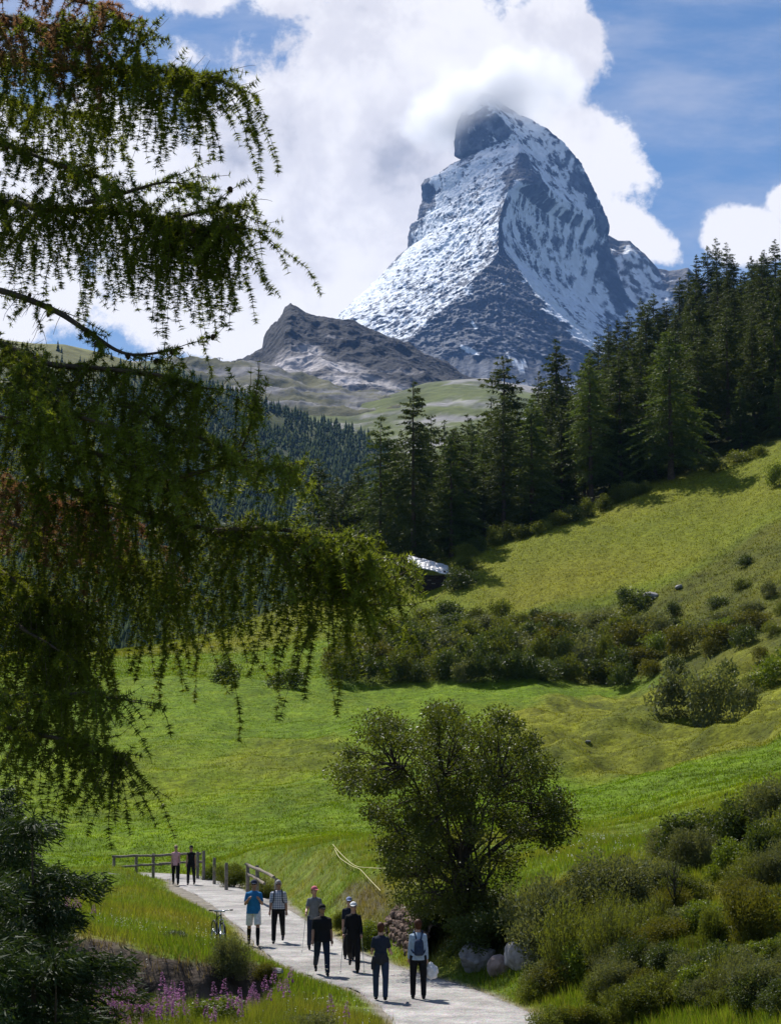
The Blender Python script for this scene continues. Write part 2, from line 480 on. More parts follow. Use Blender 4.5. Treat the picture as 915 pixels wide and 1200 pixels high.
def zones(x, y, z, nz):
    """base colour of the ground, by what grows there"""
    n1 = perlin(x / 9, y / 9, 1.0)[:, None]; n2 = perlin(x / 2.2, y / 2.2, 5.0)[:, None]; n3 = perlin(x / 30, y / 30, 7.0)[:, None]
    n4 = perlin(x / .7, y / .7, 15.0)[:, None]
    lush = np.array([0.090, 0.148, 0.003]); yellow = np.array([0.168, 0.172, 0.010]); olive = np.array([0.078, 0.092, 0.008])
    c = lush * (1 + 0.22 * n1 + 0.25 * n2 + 0.15 * n4)
    c = c + (yellow - lush) * np.clip(0.10 + 0.35 * n3 + 0.3 * n2, 0, 0.6)
    rm = rough_mask(x, y)[:, None]
    c = c * (1 - rm) + rm * ((olive * 1.1) * (1 + 0.5 * n2 + 0.25 * n4) + (yellow - olive) * np.clip(0.35 + 0.6 * n1 + .5 * n2, 0, 1))
    hm = heath_mask(x, y)[:, None]
    c = c * (1 - hm) + hm * (olive * (0.75 + 0.4 * n2) + (yellow - olive) * np.clip(0.15 + 0.5 * n1, 0, 0.8))
    up = (sstep(296, 306, y))[:, None] * (1 - hm)
    c = c * (1 - up) + up * (yellow * (0.86 + 0.16 * n2 + 0.1 * n1) + (lush - yellow) * np.clip(0.22 + 0.5 * n3, 0, .55))
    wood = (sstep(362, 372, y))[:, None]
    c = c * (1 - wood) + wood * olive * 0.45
    near = (1 - sstep(95, 118, y))[:, None]
    mix = np.clip(0.18 + 0.8 * n1 + 0.5 * n2, 0, 1)
    cn = np.array([0.085, 0.130, 0.010]) * (1 + .3 * n2) * (1 - mix) + np.array([0.15, 0.135, 0.028]) * mix
    c = c * (1 - near) + near * cn
    steep = (1 - sstep(0.62, 0.80, nz))[:, None] * (y < 75)[:, None]
    edge = 48.4 + 1.2 * perlin(x * .45, 3.3, 1.0) + 0.35 * perlin(x * 1.6, y * 1.1, 5.0)
    scarp = sstep(-9.5, -8.4, x) * (1 - sstep(-3.1, -2.5, x)) * sstep(.75, .2, y - edge + .4 * n4[:, 0]) * sstep(42.6, 43.6, y)
    steep = np.maximum(steep, scarp[:, None])
    dirt = np.array([0.075, 0.058, 0.045]) * (1 + 0.5 * n2 + 0.4 * n4)
    c = c * (1 - steep) + steep * dirt
    pd = path_dist(x, y)
    pm = (1 - sstep(0.02, 0.35, pd + 0.15 * n2[:, 0]))[:, None]
    c = c * (1 - pm) + pm * np.array([0.20, 0.18, 0.15])
    return np.clip(c, 0.004, 0.8)

def normals_z(co, nu, nv):
    g = co.reshape(nv, nu, 3)
    du = np.gradient(g, axis=1); dv = np.gradient(g, axis=0)
    n = np.cross(du, dv); n /= np.linalg.norm(n, axis=2)[..., None] + 1e-12
    n *= np.sign(n[..., 2:3] + 1e-9)
    return n.reshape(-1, 3)

def build_ground():
    a_in = np.linspace(-0.235, 0.235, 640)
    a_out = np.linspace(0.24, 1.25, 26)
    ang = np.concatenate([-a_out[::-1], a_in, a_out])
    r = np.concatenate([np.geomspace(1.5, 34, 36), np.geomspace(34.3, 420, 640)[:], np.geomspace(426, 1500, 60)])
    A, R_ = np.meshgrid(ang, r)
    x, y = (np.sin(A) * R_).ravel(), (np.cos(A) * R_).ravel()
    z = zt(x, y)
    # the slope drops into the valley beyond the wood
    z = z - sstep(700, 1500, R_.ravel()) * 150
    co = np.stack([x, y, z], 1)
    n = normals_z(co, len(ang), len(r))
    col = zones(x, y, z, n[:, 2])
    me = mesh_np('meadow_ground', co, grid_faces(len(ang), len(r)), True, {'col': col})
    m = mat_simple('turf', (1, 1, 1), 0.95, 0.1, 0.32, 1.6, 0.10, 3.5, attr='col')
    o = link('meadow_ground', me, m); tag(o, kind='structure')
    # the one sheet that carries on to the horizon beneath everything
    s = 10600
    g = mesh_np('valley_floor', [(-s, -s, -160), (s, -s, -160), (s, s, -160), (-s, s, -160)], np.array([[0, 1, 2, 3]]))
    tag(link('valley_floor', g, mat_simple('valley_turf', (0.06, 0.08, 0.02), 1, .1, .3, .01)), kind='structure')
build_ground()

def build_path():
    n = len(PLs); ts = [0, .015, .1, .25, .5, .75, .9, .985, 1]; k = 9
    rows = []
    for j in range(k):
        t = ts[j]
        P = PLs * (1 - t) + PRs * t
        wob = 0.10 * perlin(P[:, 0] * 1.3, P[:, 1] * 1.3, 3.0) + 0.10 * perlin(P[:, 0] * .5, P[:, 1] * .4, 13.0)
        d = (PRs - PLs); d /= np.linalg.norm(d, axis=1)[:, None] + 1e-9
        if j in (0, k - 1): P = P + d * wob[:, None] * 2
        z = 0.035 + 0.02 * (1 - (2 * t - 1) ** 2) + 0.012 * perlin(P[:, 0], P[:, 1], 0)
        if j in (0, k - 1): z = np.full(n, -0.05)
        rows.append(np.stack([P[:, 0], P[:, 1], np.broadcast_to(z, (n,))], 1))
    co = np.concatenate(rows)
    m, nt, N, L = nodemat('gravel_path')
    out = N('ShaderNodeOutputMaterial'); b = N('ShaderNodeBsdfPrincipled'); L(b.outputs[0], out.inputs[0])
    b.inputs['Roughness'].default_value = .95; b.inputs['Specular IOR Level'].default_value = .15
    tc = N('ShaderNodeTexCoord')
    n1 = N('ShaderNodeTexNoise'); n1.inputs['Scale'].default_value = 1.1; n1.inputs['Detail'].default_value = 7; n1.inputs['Roughness'].default_value = .7
    n2 = N('ShaderNodeTexVoronoi'); n2.inputs['Scale'].default_value = 26
    L(tc.outputs['Object'], n1.inputs['Vector']); L(tc.outputs['Object'], n2.inputs['Vector'])
    cr = N('ShaderNodeValToRGB'); cr.color_ramp.elements[0].position = .35; cr.color_ramp.elements[1].position = .65
    cr.color_ramp.elements[0].color = (.235, .205, .185, 1); cr.color_ramp.elements[1].color = (.42, .38, .345, 1)
    L(n1.outputs['Fac'], cr.inputs[0])
    mx = N('ShaderNodeMix'); mx.data_type = 'RGBA'; mx.blend_type = 'MULTIPLY'; mx.inputs[0].default_value = .55
    L(cr.outputs[0], mx.inputs[6]); L(n2.outputs['Color'], mx.inputs[7])
    hs = N('ShaderNodeHueSaturation'); hs.inputs['Saturation'].default_value = .45; hs.inputs['Value'].default_value = 1.45
    L(mx.outputs[2], hs.inputs['Color']); L(hs.outputs[0], b.inputs['Base Color'])
    n4 = N('ShaderNodeTexNoise'); n4.inputs['Scale'].default_value = .35; n4.inputs['Detail'].default_value = 5
    L(tc.outputs['Object'], n4.inputs['Vector'])
    mr = N('ShaderNodeMapRange'); mr.inputs[1].default_value = .35; mr.inputs[2].default_value = .65; mr.inputs[3].default_value = .72; mr.inputs[4].default_value = 1.12
    L(n4.outputs['Fac'], mr.inputs[0])
    sc_ = N('ShaderNodeVectorMath'); sc_.operation = 'SCALE'; L(hs.outputs[0], sc_.inputs[0]); L(mr.outputs[0], sc_.inputs['Scale']); L(sc_.outputs[0], b.inputs['Base Color'])
    bp = N('ShaderNodeBump'); bp.inputs['Distance'].default_value = .02
    L(n2.outputs['Distance'], bp.inputs['Height']); L(bp.outputs[0], b.inputs['Normal'])
    me = mesh_np('footpath', co, grid_faces(n, k), True)
    tag(link('footpath', me, m), kind='structure')
build_path()

# ---------------------------------------------------------------- far hills, rock peak, great mountain
def interp_line(pts, x):
    p = np.array(pts, float)
    return np.interp(x, p[:, 0], p[:, 1])

def hill(name, ridge, Yr, foot, Yf, x0, x1, nu, nv, amp, nscale, colf, mat, prof=1.0, rough_ridge=0.0, back=0.25, kind='structure', amp2=None):
    px = np.linspace(x0, x1, nu)
    rp = interp_line(ridge, px); fp = interp_line(foot, px)
    Yrr = Yr(px) if callable(Yr) else np.full(nu, float(Yr))
    t = np.linspace(0, 1 + back, nv)
    pts = np.empty((nv, nu, 3))
    for j, tt in enumerate(t):
        q = min(tt, 1.0)
        Yj = Yf + (Yrr - Yf) * q
        pyj = fp + (rp - fp) * (q ** prof)
        if tt > 1:
            Yj = Yrr * (1 + (tt - 1) * 0.6)
        for i in range(nu):
            p = at(px[i], pyj[i], Yj[i]) if tt <= 1 else at(px[i], rp[i], Yrr[i])
            if tt > 1:
                z = p[2] - (tt - 1) * 1.1 * (Yrr[i] * 0.25)
                pts[j, i] = (p[0], Yj[i], z)
            else: pts[j, i] = p
    co = pts.reshape(-1, 3)
    x, y, z = co.T
    w = 1 - np.clip(np.repeat(t, nu) - 0.93, 0, .07) / .07 * (1 - rough_ridge)
    d = amp * fbm(x / nscale, y / nscale, z / nscale, 6, .5, True)
    co[:, 2] += d * w * sstep(0, .12, np.repeat(t, nu))
    n = normals_z(co, nu, nv)
    tt = np.repeat(t, nu); uu = np.tile(px, nv)
    col = colf(co, n, tt, uu)
    me = mesh_np(name, co, grid_faces(nu, nv), True, {'col': np.clip(col, .003, .9)})
    o = link(name, me, mat); tag(o, kind=kind)
    return co, n, tt, uu

far_mat = mat_simple('alpine_slope', (1, 1, 1), .95, .1, .22, .02, 6.0, .03, attr='col')
rock_mat = mat_simple('alpine_rock', (1, 1, 1), .9, .15, .28, .012, 14.0, .022, attr='col')

def col_wood(co, n, t, u):
    x, y, z = co.T
    k = fbm(x / 300, y / 300, z / 200, 4)[:, None]; k2 = fbm(x / 60, y / 60, z / 60, 3)[:, None]
    g = np.array([.030, .045, .014]) * (1 + .4 * k2) + np.array([.04, .035, .01]) * np.clip(k * 2, 0, 1)
    top = (sstep(.82, .97, t) * sstep(260, 120, u))[:, None]
    g = g * (1 - top) + top * (np.array([.13, .13, .045]) * (1 + .4 * k2))
    return g
WOOD_RIDGE = [(-400, 370), (-100, 388), (0, 397), (40, 402), (75, 403), (120, 413), (175, 430), (215, 440), (260, 455), (300, 470), (350, 488), (400, 502), (430, 512), (480, 550), (560, 600), (700, 640)]
wood_co, wood_n, wood_t, wood_u = hill('wooded_hillside', WOOD_RIDGE, lambda p: np.interp(p, [0, 430, 700], [2300, 2700, 2300]), [(-400, 800), (700, 800)], 760,
                                       -400, 700, 260, 150, 16, 260, col_wood, far_mat, prof=.85)

def col_alp(co, n, t, u):
    x, y, z = co.T
    k = fbm(x / 420, y / 420, z / 200, 5)[:, None]; k2 = fbm(x / 110, y / 110, z / 60, 5, .6)[:, None]
    g = np.array([.10, .118, .03]) * (1 + .35 * k2)
    g = g + (np.array([.07, .085, .03]) - g) * np.clip(k * 2.4, 0, 1)
    rock = sstep(.04, .26, fbm(x / 260 + 4, y / 420, z / 60, 6, .62) + (u[:] < 330) * .06)[:, None]
    rr = np.array([.26, .25, .245]) * (1 + .6 * k2)
    g = g * (1 - rock) + rock * rr
    return g
hill('green_alp', [(-200, 440), (150, 425), (200, 424), (225, 445), (260, 456), (310, 466), (370, 474), (420, 476), (455, 466), (500, 452), (540, 447), (570, 446), (620, 455), (720, 470), (860, 470)], 3900,
     [(-200, 620), (860, 620)], 2300, -200, 860, 420, 170, 26, 330, col_alp, far_mat, prof=.75, rough_ridge=.3)

def col_knoll(co, n, t, u):
    x, y, z = co.T
    k2 = fbm(x / 90, y / 90, z / 40, 5, .6)[:, None]; k = fbm(x / 300, y / 300, z / 160, 4)[:, None]
    g = np.array([.11, .105, .05]) * (1 + .3 * k2)
    rock = sstep(-.12, .14, fbm(x / 240, y / 240, z / 40, 6, .62))[:, None]
    return g * (1 - rock) + rock * (np.array([.17, .165, .165]) * (1 + .8 * k2))
hill('rocky_shelf', [(100, 440), (205, 424), (232, 426), (262, 432), (300, 430), (330, 434), (360, 446), (400, 456), (440, 464), (480, 470)], 4150,
     [(100, 500), (480, 500)], 3500, 120, 475, 300, 110, 34, 210, col_knoll, far_mat, prof=.8, rough_ridge=.6)

def col_peak(co, n, t, u):
    x, y, z = co.T
    k = fbm(x / 300, y / 300, z / 90, 5, .55)[:, None]; k2 = fbm(x / 60, y / 60, z / 14, 5, .6)[:, None]
    g = np.array([.019, .019, .023]) * (1 + .55 * k2 + .3 * k)
    px, py = pxof(x, y, z)
    # scree fan spreading from the couloir
    f1 = poly_soft(px, py + 5 * perlin(x / 120, z / 60, 0), [(318, 430), (330, 412), (348, 404), (372, 408), (402, 424), (440, 440), (480, 452), (490, 470), (300, 470), (240, 436), (290, 428)], 4)
    f1 = f1 * (1 - .75 * sstep(.0, .22, fbm(x / 230, y / 300, z / 70, 5, .6)))
    f2 = poly_soft(px, py, [(360, 416), (366, 406), (374, 414), (370, 418)], 1.5)
    f3 = sstep(.30, .42, fbm(x / 170 + 3, y / 170, z / 50, 5, .6)) * .5
    f = np.clip(f1 + f2 + f3, 0, 1)[:, None]
    return g * (1 - f) + f * (np.array([.40, .37, .37]) * (1 + .5 * k2))
hill('rock_peak', [(225, 446), (262, 436), (296, 428), (307, 420), (309, 408), (314, 398), (324, 384), (331, 372), (334, 362), (341, 357), (350, 361), (358, 367), (372, 372), (385, 373), (398, 379), (414, 382), (432, 391), (452, 398), (468, 402), (486, 412), (506, 424), (522, 434), (540, 446), (580, 462), (640, 480)], 4700,
     [(225, 480), (640, 490)], 4000, 226, 640, 640, 300, 42, 200, col_peak, rock_mat, prof=.9, rough_ridge=.12)

def build_mountain():
    # level sets of the pyramid: left edge, front ridge (one line above, splitting into a lower face), right edge
    rows = [  # py, left, ridgeA, ridgeB, right, depth of ridge in front of the edges
        (112, 562, 568, 572, 578, 20), (122, 550, 572, 576, 588, 50), (134, 540, 582, 586, 606, 90), (142, 537, 590, 594, 624, 120), (152, 535, 598, 602, 641, 150), (168, 533, 606, 610, 660, 180), (184, 533, 609, 615, 674, 210),
        (188, 543, 608, 618, 677, 220), (193, 530, 606, 622, 681, 230), (200, 520, 603, 628, 684, 260), (206, 512, 600, 633, 687, 290), (211, 498, 598, 628, 690, 310), (218, 494, 596, 605, 693, 330), (236, 496, 590, 594, 703, 400),
        (252, 491, 586, 589, 709, 460), (260, 490, 584, 587, 712, 480), (264, 482, 584, 587, 713, 500), (278, 479, 584, 588, 712, 560), (292, 478, 584, 594, 714, 600), (300, 468, 580, 601, 716, 640), (320, 449, 560, 617, 722, 700),
        (340, 430, 542, 633, 730, 770), (360, 408, 522, 652, 742, 830), (380, 384, 500, 675, 760, 900), (400, 356, 478, 700, 785, 980), (425, 320, 455, 725, 815, 1050), (450, 280, 430, 750, 850, 1120), (500, 220, 390, 790, 900, 1250), (600, 120, 330, 850, 1000, 1500), (760, 20, 280, 900, 1100, 1800)]
    rows = np.array(rows, float)
    nv = 520
    py = np.concatenate([np.linspace(112, 520, nv - 30), np.linspace(525, 760, 30)])
    Yb = 8900.0
    # columns: left edge -> ridgeA -> ridgeB -> right edge -> back -> left edge
    kA, kF, kB, kK = 230, 130, 230, 60
    C = [np.interp(py, rows[:, 0], rows[:, i]) for i in range(1, 6)]
    D = C[4] * 1.35
    pya = 912 - (912 - py) * Yb / (Yb - D)          # where the nearer front ridge of this level stands
    C[1] = np.interp(pya, rows[:, 0], rows[:, 2]); C[2] = np.interp(pya, rows[:, 0], rows[:, 3])
    nu = kA + kF + kB + kK
    co = np.empty((nv, nu, 3)); reg = np.empty((nv, nu)); tpar = np.empty((nv, nu))
    for j in range(nv):
        zlev = at(0, py[j], Yb)[2]
        def P(px, Y):
            return np.stack([(px - 457.5) / F * np.full_like(px, 1.0) * (Y * CP + (zlev - CZ) * SP), Y], -1)
        L_, A_, B_, R_ = C[0][j], C[1][j], C[2][j], C[3][j]
        t = np.linspace(0, 1, kA, endpoint=False)
        pxs = L_ + (A_ - L_) * t; Ys = Yb - D[j] * (t ** 1.0 + 0.10 * np.sin(math.pi * t))
        s1 = P(pxs, Ys)
        t2 = np.linspace(0, 1, kF, endpoint=False)
        pxs = A_ + (B_ - A_) * t2; wd = max(B_ - A_, 0) * 3.5
        Ys = Yb - D[j] + wd * .35 * (-np.sin(math.pi * t2)) * .5 + t2 * D[j] * .06
        s2 = P(pxs, Ys)
        t3 = np.linspace(0, 1, kB, endpoint=False)
        pxs = B_ + (R_ - B_) * t3; Ys = Yb - D[j] * .94 * (1 - t3) ** 1.0 + D[j] * .16 * np.sin(math.pi * t3)
        s3 = P(pxs, Ys)
        t4 = np.linspace(0, 1, kK, endpoint=False)
        wid = (R_ - L_) * 3.6
        pxs = R_ + (L_ - R_) * t4; Ys = Yb + wid * .55 * np.sin(math.pi * t4)
        s4 = P(pxs, Ys)
        xy = np.concatenate([s1, s2, s3, s4])
        co[j, :, :2] = xy; co[j, :, 2] = zlev
        reg[j] = np.concatenate([np.zeros(kA), np.ones(kF), np.full(kB, 2), np.full(kK, 3)])
        tpar[j] = np.concatenate([t, t2, t3, t4])
    # outward displacement
    ctr = co.mean(axis=1, keepdims=True)
    out = co[..., :2] - ctr[..., :2]; out /= np.linalg.norm(out, axis=2)[..., None] + 1e-9
    x, y, z = [c.ravel() for c in np.moveaxis(co, 2, 0)]
    down = np.clip((py - 112) / 340, 0, 1)
    big = fbm(x / 620, y / 620, z / 900, 4, .5, True)
    # strata dip gently to the right; ribs and gullies run down the fall line
    zz = z + .34 * x - .1 * y
    strata = fbm(x / 800, y / 800, zz / 70, 5, .6, True)
    ribs = fbm(x / 75 + z / 210, y / 75, z / 520, 5, .6, True)
    fine = fbm(x / 30, y / 30, z / 26, 5, .65, True)
    amp = (np.repeat(12 + 62 * down, nu))
    ampf = np.repeat(.28 + .72 * down, nu)
    d = amp * (big - big.mean()) * .8 + ampf * (12 * (strata - strata.mean()) + 21 * (ribs - ribs.mean()) + 12 * (fine - fine.mean()))
    co[..., 0] += out[..., 0] * d.reshape(nv, nu) * .9
    co[..., 1] += out[..., 1] * d.reshape(nv, nu)
    co[..., 2] += (7 * fine).reshape(nv, nu)
    flat = co.reshape(-1, 3)
    g = co
    du = np.roll(g, -1, 1) - np.roll(g, 1, 1); dv = np.gradient(g, axis=0)
    n = np.cross(du, dv); n /= np.linalg.norm(n, axis=2)[..., None] + 1e-9
    n = n.reshape(-1, 3)
    if (n[:, :2] * out.reshape(-1, 2)).sum() < 0: n = -n
    R1, T = reg.ravel(), tpar.ravel(); PYv = np.repeat(py, nu)
    px, pyv = pxof(*flat.T)
    # snow lies where the ground lets it: ledges and gullies
    streakA = fbm(x / 34 + z / 60, y / 40, (z - .5 * x) / 110, 5, .62)
    streakB = fbm(x / 60 - z / 110, y / 60, (z + 1.1 * x) / 420, 5, .62)
    blot = fbm(x / 240, y / 240, z / 240, 4, .55)
    conc = -ribs * .5 - fine * .35 + strata * .2
    cover = np.where(R1 == 0, .62 - .20 * sstep(330, 430, PYv) + .12 * (1 - T) * 0, np.where(R1 == 1, .36 + .40 * sstep(300, 278, PYv), np.where(R1 == 2, .60 - .10 * sstep(.75, 1, T), .5)))
    cover = cover + np.where(R1 == 0, 0, 0)
    # dark rock: summit head, pyramid below the shoulder, long lower face, buttress at the right edge
    jx = 5.5 * perlin(x / 130, y / 130, z / 130) + 3.5 * perlin(x / 40, y / 40, z / 60); jy = 5.5 * perlin(x / 130 + 9, y / 130, z / 130) + 3.5 * perlin(x / 40, y / 40 + 9, z / 60)
    def pm(poly, s): return poly_soft(px + jx * min(1, s / 4), pyv + jy * min(1, s / 4), poly, s * 1.3)
    dark = np.maximum.reduce([pm([(532, 140), (560, 128), (588, 132), (598, 150), (572, 170), (545, 190), (530, 190)], 4) * .36,
                              pm([(612, 181), (624, 196), (641, 222), (622, 217), (603, 214), (590, 232), (588, 212), (598, 196)], 4) * .75,
                              pm([(590, 285), (604, 300), (628, 340), (668, 385), (700, 420), (712, 450), (400, 460), (440, 425), (490, 392), (540, 345)], 9) * .36,
                              pm([(583, 232), (592, 226), (594, 250), (589, 290), (584, 290)], 4) * .3,
                              pm([(492, 212), (506, 210), (510, 235), (494, 258), (488, 240)], 4) * .4,
                              pm([(700, 285), (716, 285), (730, 330), (742, 400), (700, 380), (712, 340)], 7) * .30,
                              pm([(655, 165), (690, 205), (714, 262), (708, 280), (690, 250), (668, 205)], 5) * .22])
    light = np.maximum.reduce([pm([(590, 286), (600, 292), (640, 345), (690, 395), (705, 412), (690, 405), (640, 365), (612, 322)], 4) * .45,
                               pm([(552, 375), (560, 384), (556, 385), (550, 379)], 1.2) * .9, pm([(540, 404), (552, 408), (562, 416), (548, 414), (538, 409)], 1.5) * .95,
                               pm([(590, 410), (600, 422), (615, 426), (612, 433), (602, 428)], 1.5) * 1.0])
    cover = cover - .38 * np.where(R1 == 0, sstep(.10, .0, T + .05 * streakB), 0) * sstep(340, 300, PYv)
    sn = cover - dark + light + .78 * np.where(R1 == 0, streakA, streakB) + .28 * blot + .30 * conc * .6 + .25 * (n[:, 2] - .45)
    snow = sstep(.30, .50, sn)[:, None]
    kk = fbm(x / 26, y / 26, zz / 12, 4, .6)[:, None]
    rock = np.array([.050, .054, .066]) * (1 + .6 * kk) + np.array([.03, .022, .014]) * np.clip(blot[:, None] * 2, 0, 1)
    dust = (.10 + .12 * (R1 != 1))[:, None] * sstep(-.1, .5, fbm(x / 50, y / 50, z / 50, 4))[:, None]
    rock = rock * np.array([.85, 1.0, 1.25]) + dust * np.array([.5, .55, .65])
    col = rock * (1 - snow) + snow * np.array([.72, .77, .85])
    me = mesh_np('snowy_mountain', flat, grid_faces(nu, nv, wrap=True), True, {'col': np.clip(col, .01, .9)})
    # close the top
    m = mat_simple('snow_and_rock', (1, 1, 1), .8, .2, .10, .02, 9.0, .035, attr='col')
    tag(link('snowy_mountain', me, m), kind='structure')

    def col_sh(co, n, t, u):
        x, y, z = co.T
        s = fbm(x / 90, y / 90, (z + .8 * x) / 260, 5, .62) + .5 * fbm(x / 40, y / 40, z / 40, 4)
        edge = sstep(.86, 1.0, t)
        f = sstep(-.05, .2, s + .12 - .5 * edge - .5 * sstep(775, 800, u))[:, None]
        kk = fbm(x / 26, y / 26, z / 12, 4, .6)[:, None]
        return np.array([.085, .085, .095]) * (1 + .6 * kk) * (1 - f) + f * np.array([.76, .78, .82])
    hill('mountain_shoulder', [(640, 262), (705, 272), (714, 276), (724, 284), (738, 286), (744, 293), (756, 302), (763, 309), (771, 318), (783, 320), (795, 318), (806, 316), (812, 322), (830, 334), (860, 345), (960, 380)], 9500,
         [(640, 470), (960, 470)], 8700, 640, 960, 300, 200, 90, 420, col_sh, m, prof=1.0, rough_ridge=.35)
build_mountain()
# ---------------------------------------------------------------- vegetation generators
R = np.random.RandomState(5)

def unit(v): return v / (np.linalg.norm(v, axis=-1, keepdims=True) + 1e-12)

def tris_from(p, d, s, length, width):
    """triangles with base point p, pointing along d, spread along s"""
    length = np.asarray(length)[:, None]; width = np.asarray(width)[:, None]
    a = p - s * width / 2; b = p + s * width / 2; c = p + d * length
    v = np.stack([a, b, c], 1).reshape(-1, 3)
    return v, np.arange(len(v)).reshape(-1, 3)

def quads_leaf(p, d, s, length, width):
    """lozenge leaves"""
    length = np.asarray(length)[:, None]; width = np.asarray(width)[:, None]
    v = np.stack([p, p + d * length * .5 + s * width / 2, p + d * length, p + d * length * .5 - s * width / 2], 1).reshape(-1, 3)
    return v, np.arange(len(v)).reshape(-1, 4)

def tube(P, r, k=6):
    """tapered tube along points P with radii r"""
    P = np.asarray(P, float); n = len(P); r = np.broadcast_to(r, (n,))
    T = unit(np.gradient(P, axis=0))
    up = np.array([0, 0, 1.0]) if abs(T[0, 2]) < .9 else np.array([1.0, 0, 0])
    N1 = unit(np.cross(T, up)); N2 = np.cross(T, N1)
    a = np.linspace(0, 2 * math.pi, k, endpoint=False)
    v = P[:, None] + r[:, None, None] * (np.cos(a)[None, :, None] * N1[:, None] + np.sin(a)[None, :, None] * N2[:, None])
    return v.reshape(-1, 3), grid_faces(k, n, True)

class Acc:
    def __init__(s): s.v = []; s.q = []; s.t = []; s.n = 0; s.c = []
    def add(s, v, f, c=None):
        f = np.asarray(f)
        (s.q if f.shape[1] == 4 else s.t).append(f + s.n); s.v.append(np.asarray(v)); s.n += len(v)
        if c is not None: s.c.append(np.broadcast_to(c, (len(v), 3)))
    def mesh(s, name, smooth=False):
        fs = [np.concatenate(x) for x in (s.q, s.t) if x]
        return mesh_np(name, np.concatenate(s.v), fs, smooth, {'col': np.concatenate(s.c)} if s.c else None)

BARK = mat_simple('larch_bark', (.085, .06, .045), .9, .1, .3, 3.0, .03, 12)
BARK_GREY = mat_simple('grey_bark', (.050, .042, .034), .9, .1, .3, 5.0, .02, 20)

def conifer_mesh(seed, H, Rad, crown_from=.08, dens=1.0, spray=(.42, .13), taper=.85, droop=.28, gap=.12, lean=0.0):
    rs = np.random.RandomState(seed)
    crown = Acc()
    nl = int(H * 2.3)
    P, D, S, LN, WD = [], [], [], [], []
    for i in range(nl):
        h = crown_from + (1 - crown_from) * ((i + rs.rand() * .8) / nl)
        if h > .995: continue
        prof = (1 - h) ** taper * (1.0 - .35 * sstep(.25, .0, h))
        nb = rs.randint(4, 7) if h < .9 else rs.randint(2, 4)
        for b in range(nb):
            if rs.rand() < gap: continue
            az = rs.rand() * 6.283
            l = Rad * prof * rs.uniform(.55, 1.15) + .18
            if rs.rand() < .08: l *= 1.25
            m = max(2, int(l / .26 * dens))
            s = (np.arange(m) + rs.rand(m)) / m
            s = .10 + .9 * s
            up = .35 * (h > .8) + rs.uniform(-.05, .12)
            dz = l * (up * s - droop * (1.2 - h) * s * s * 1.6)
            # side spread gets a flat spray outline
            q = 6
            sp = np.repeat(s, q); dzz = np.repeat(dz, q)
            side = rs.normal(size=m * q) * .16 * l * (1.1 - sp) + rs.normal(size=m * q) * .07
            ca, sa = math.cos(az), math.sin(az)
            x = ca * l * sp - sa * side; y = sa * l * sp + ca * side
            z = h * H + dzz + rs.normal(size=m * q) * .06
            P.append(np.stack([x + lean * h * H, y, z], 1))
            d = np.stack([ca * .8 + rs.normal(size=m * q) * .5, sa * .8 + rs.normal(size=m * q) * .5, -.35 + rs.normal(size=m * q) * .45], 1)
            D.append(unit(d)); S.append(unit(rs.normal(size=(m * q, 3))))
            k = rs.uniform(.6, 1.3, m * q)
            LN.append(spray[0] * k); WD.append(spray[1] * k * 1.3)
    # leader
    m = 14
    P.append(np.stack([np.full(m, lean * H), np.zeros(m), H * (1 - np.linspace(0, .05, m))], 1))
    D.append(unit(np.stack([rs.normal(size=m) * .5, rs.normal(size=m) * .5, np.full(m, .8)], 1))); S.append(unit(rs.normal(size=(m, 3))))
    LN.append(np.full(m, spray[0])); WD.append(np.full(m, spray[1]))
    v, f = tris_from(np.concatenate(P), np.concatenate(D), np.concatenate(S), np.concatenate(LN), np.concatenate(WD))
    crown.add(v, f)
    tr = Acc()
    hs = np.linspace(-.6, H * .97, 12)
    r0 = H * .014
    tv, tf = tube(np.stack([lean * np.maximum(hs, 0) + .05 * np.sin(hs), .05 * np.cos(hs * 1.3), hs], 1), r0 * (1 - .93 * np.clip(hs / H, 0, 1)) * (1 + .4 * np.exp(-np.clip(hs, 0, 9) * 1.5)), 7)
    tr.add(tv, tf)
    return crown.mesh('conifer_crown'), tr.mesh('conifer_trunk', True)

def leafcloud(seed, rx, ry, rz, nclump, nleaf, leaf, cr=.33, cz=None, flat=0.0, upward=.0, asp=.5, hollow=.5, base=0.0):
    """leaves gathered round many clump centres over a lumpy volume resting on z=0"""
    rs = np.random.RandomState(seed)
    c = unit(rs.normal(size=(nclump, 3))); rad = hollow + (1 - hollow) * rs.rand(nclump) ** .6
    c = c * rad[:, None]
    c[:, 2] = np.where(c[:, 2] < -.55, -c[:, 2] * .6, c[:, 2])
    bump = rs.uniform(.78, 1.2, nclump)
    c = c * bump[:, None] * np.array([rx, ry, rz]) * .82
    c[:, 2] += rz * .72 + base
    csz = rs.uniform(.6, 1.3, nclump) * cr * (rx * ry * rz) ** (1 / 3)
    w = csz ** 2; w /= w.sum()
    idx = rs.choice(nclump, nleaf, p=w)
    off = unit(rs.normal(size=(nleaf, 3))) * (rs.rand(nleaf, 1) ** .45)
    p = c[idx] + off * csz[idx][:, None]
    p[:, 2] = np.maximum(p[:, 2], rs.rand(nleaf) * .1 * rz + base)
    d = unit(off * .9 + rs.normal(size=(nleaf, 3)) * .8 + np.array([0, 0, upward]))
    s = unit(np.cross(d, rs.normal(size=(nleaf, 3))))
    k = rs.uniform(.6, 1.35, nleaf)
    return (p, d, s, leaf * k, leaf * asp * k), c

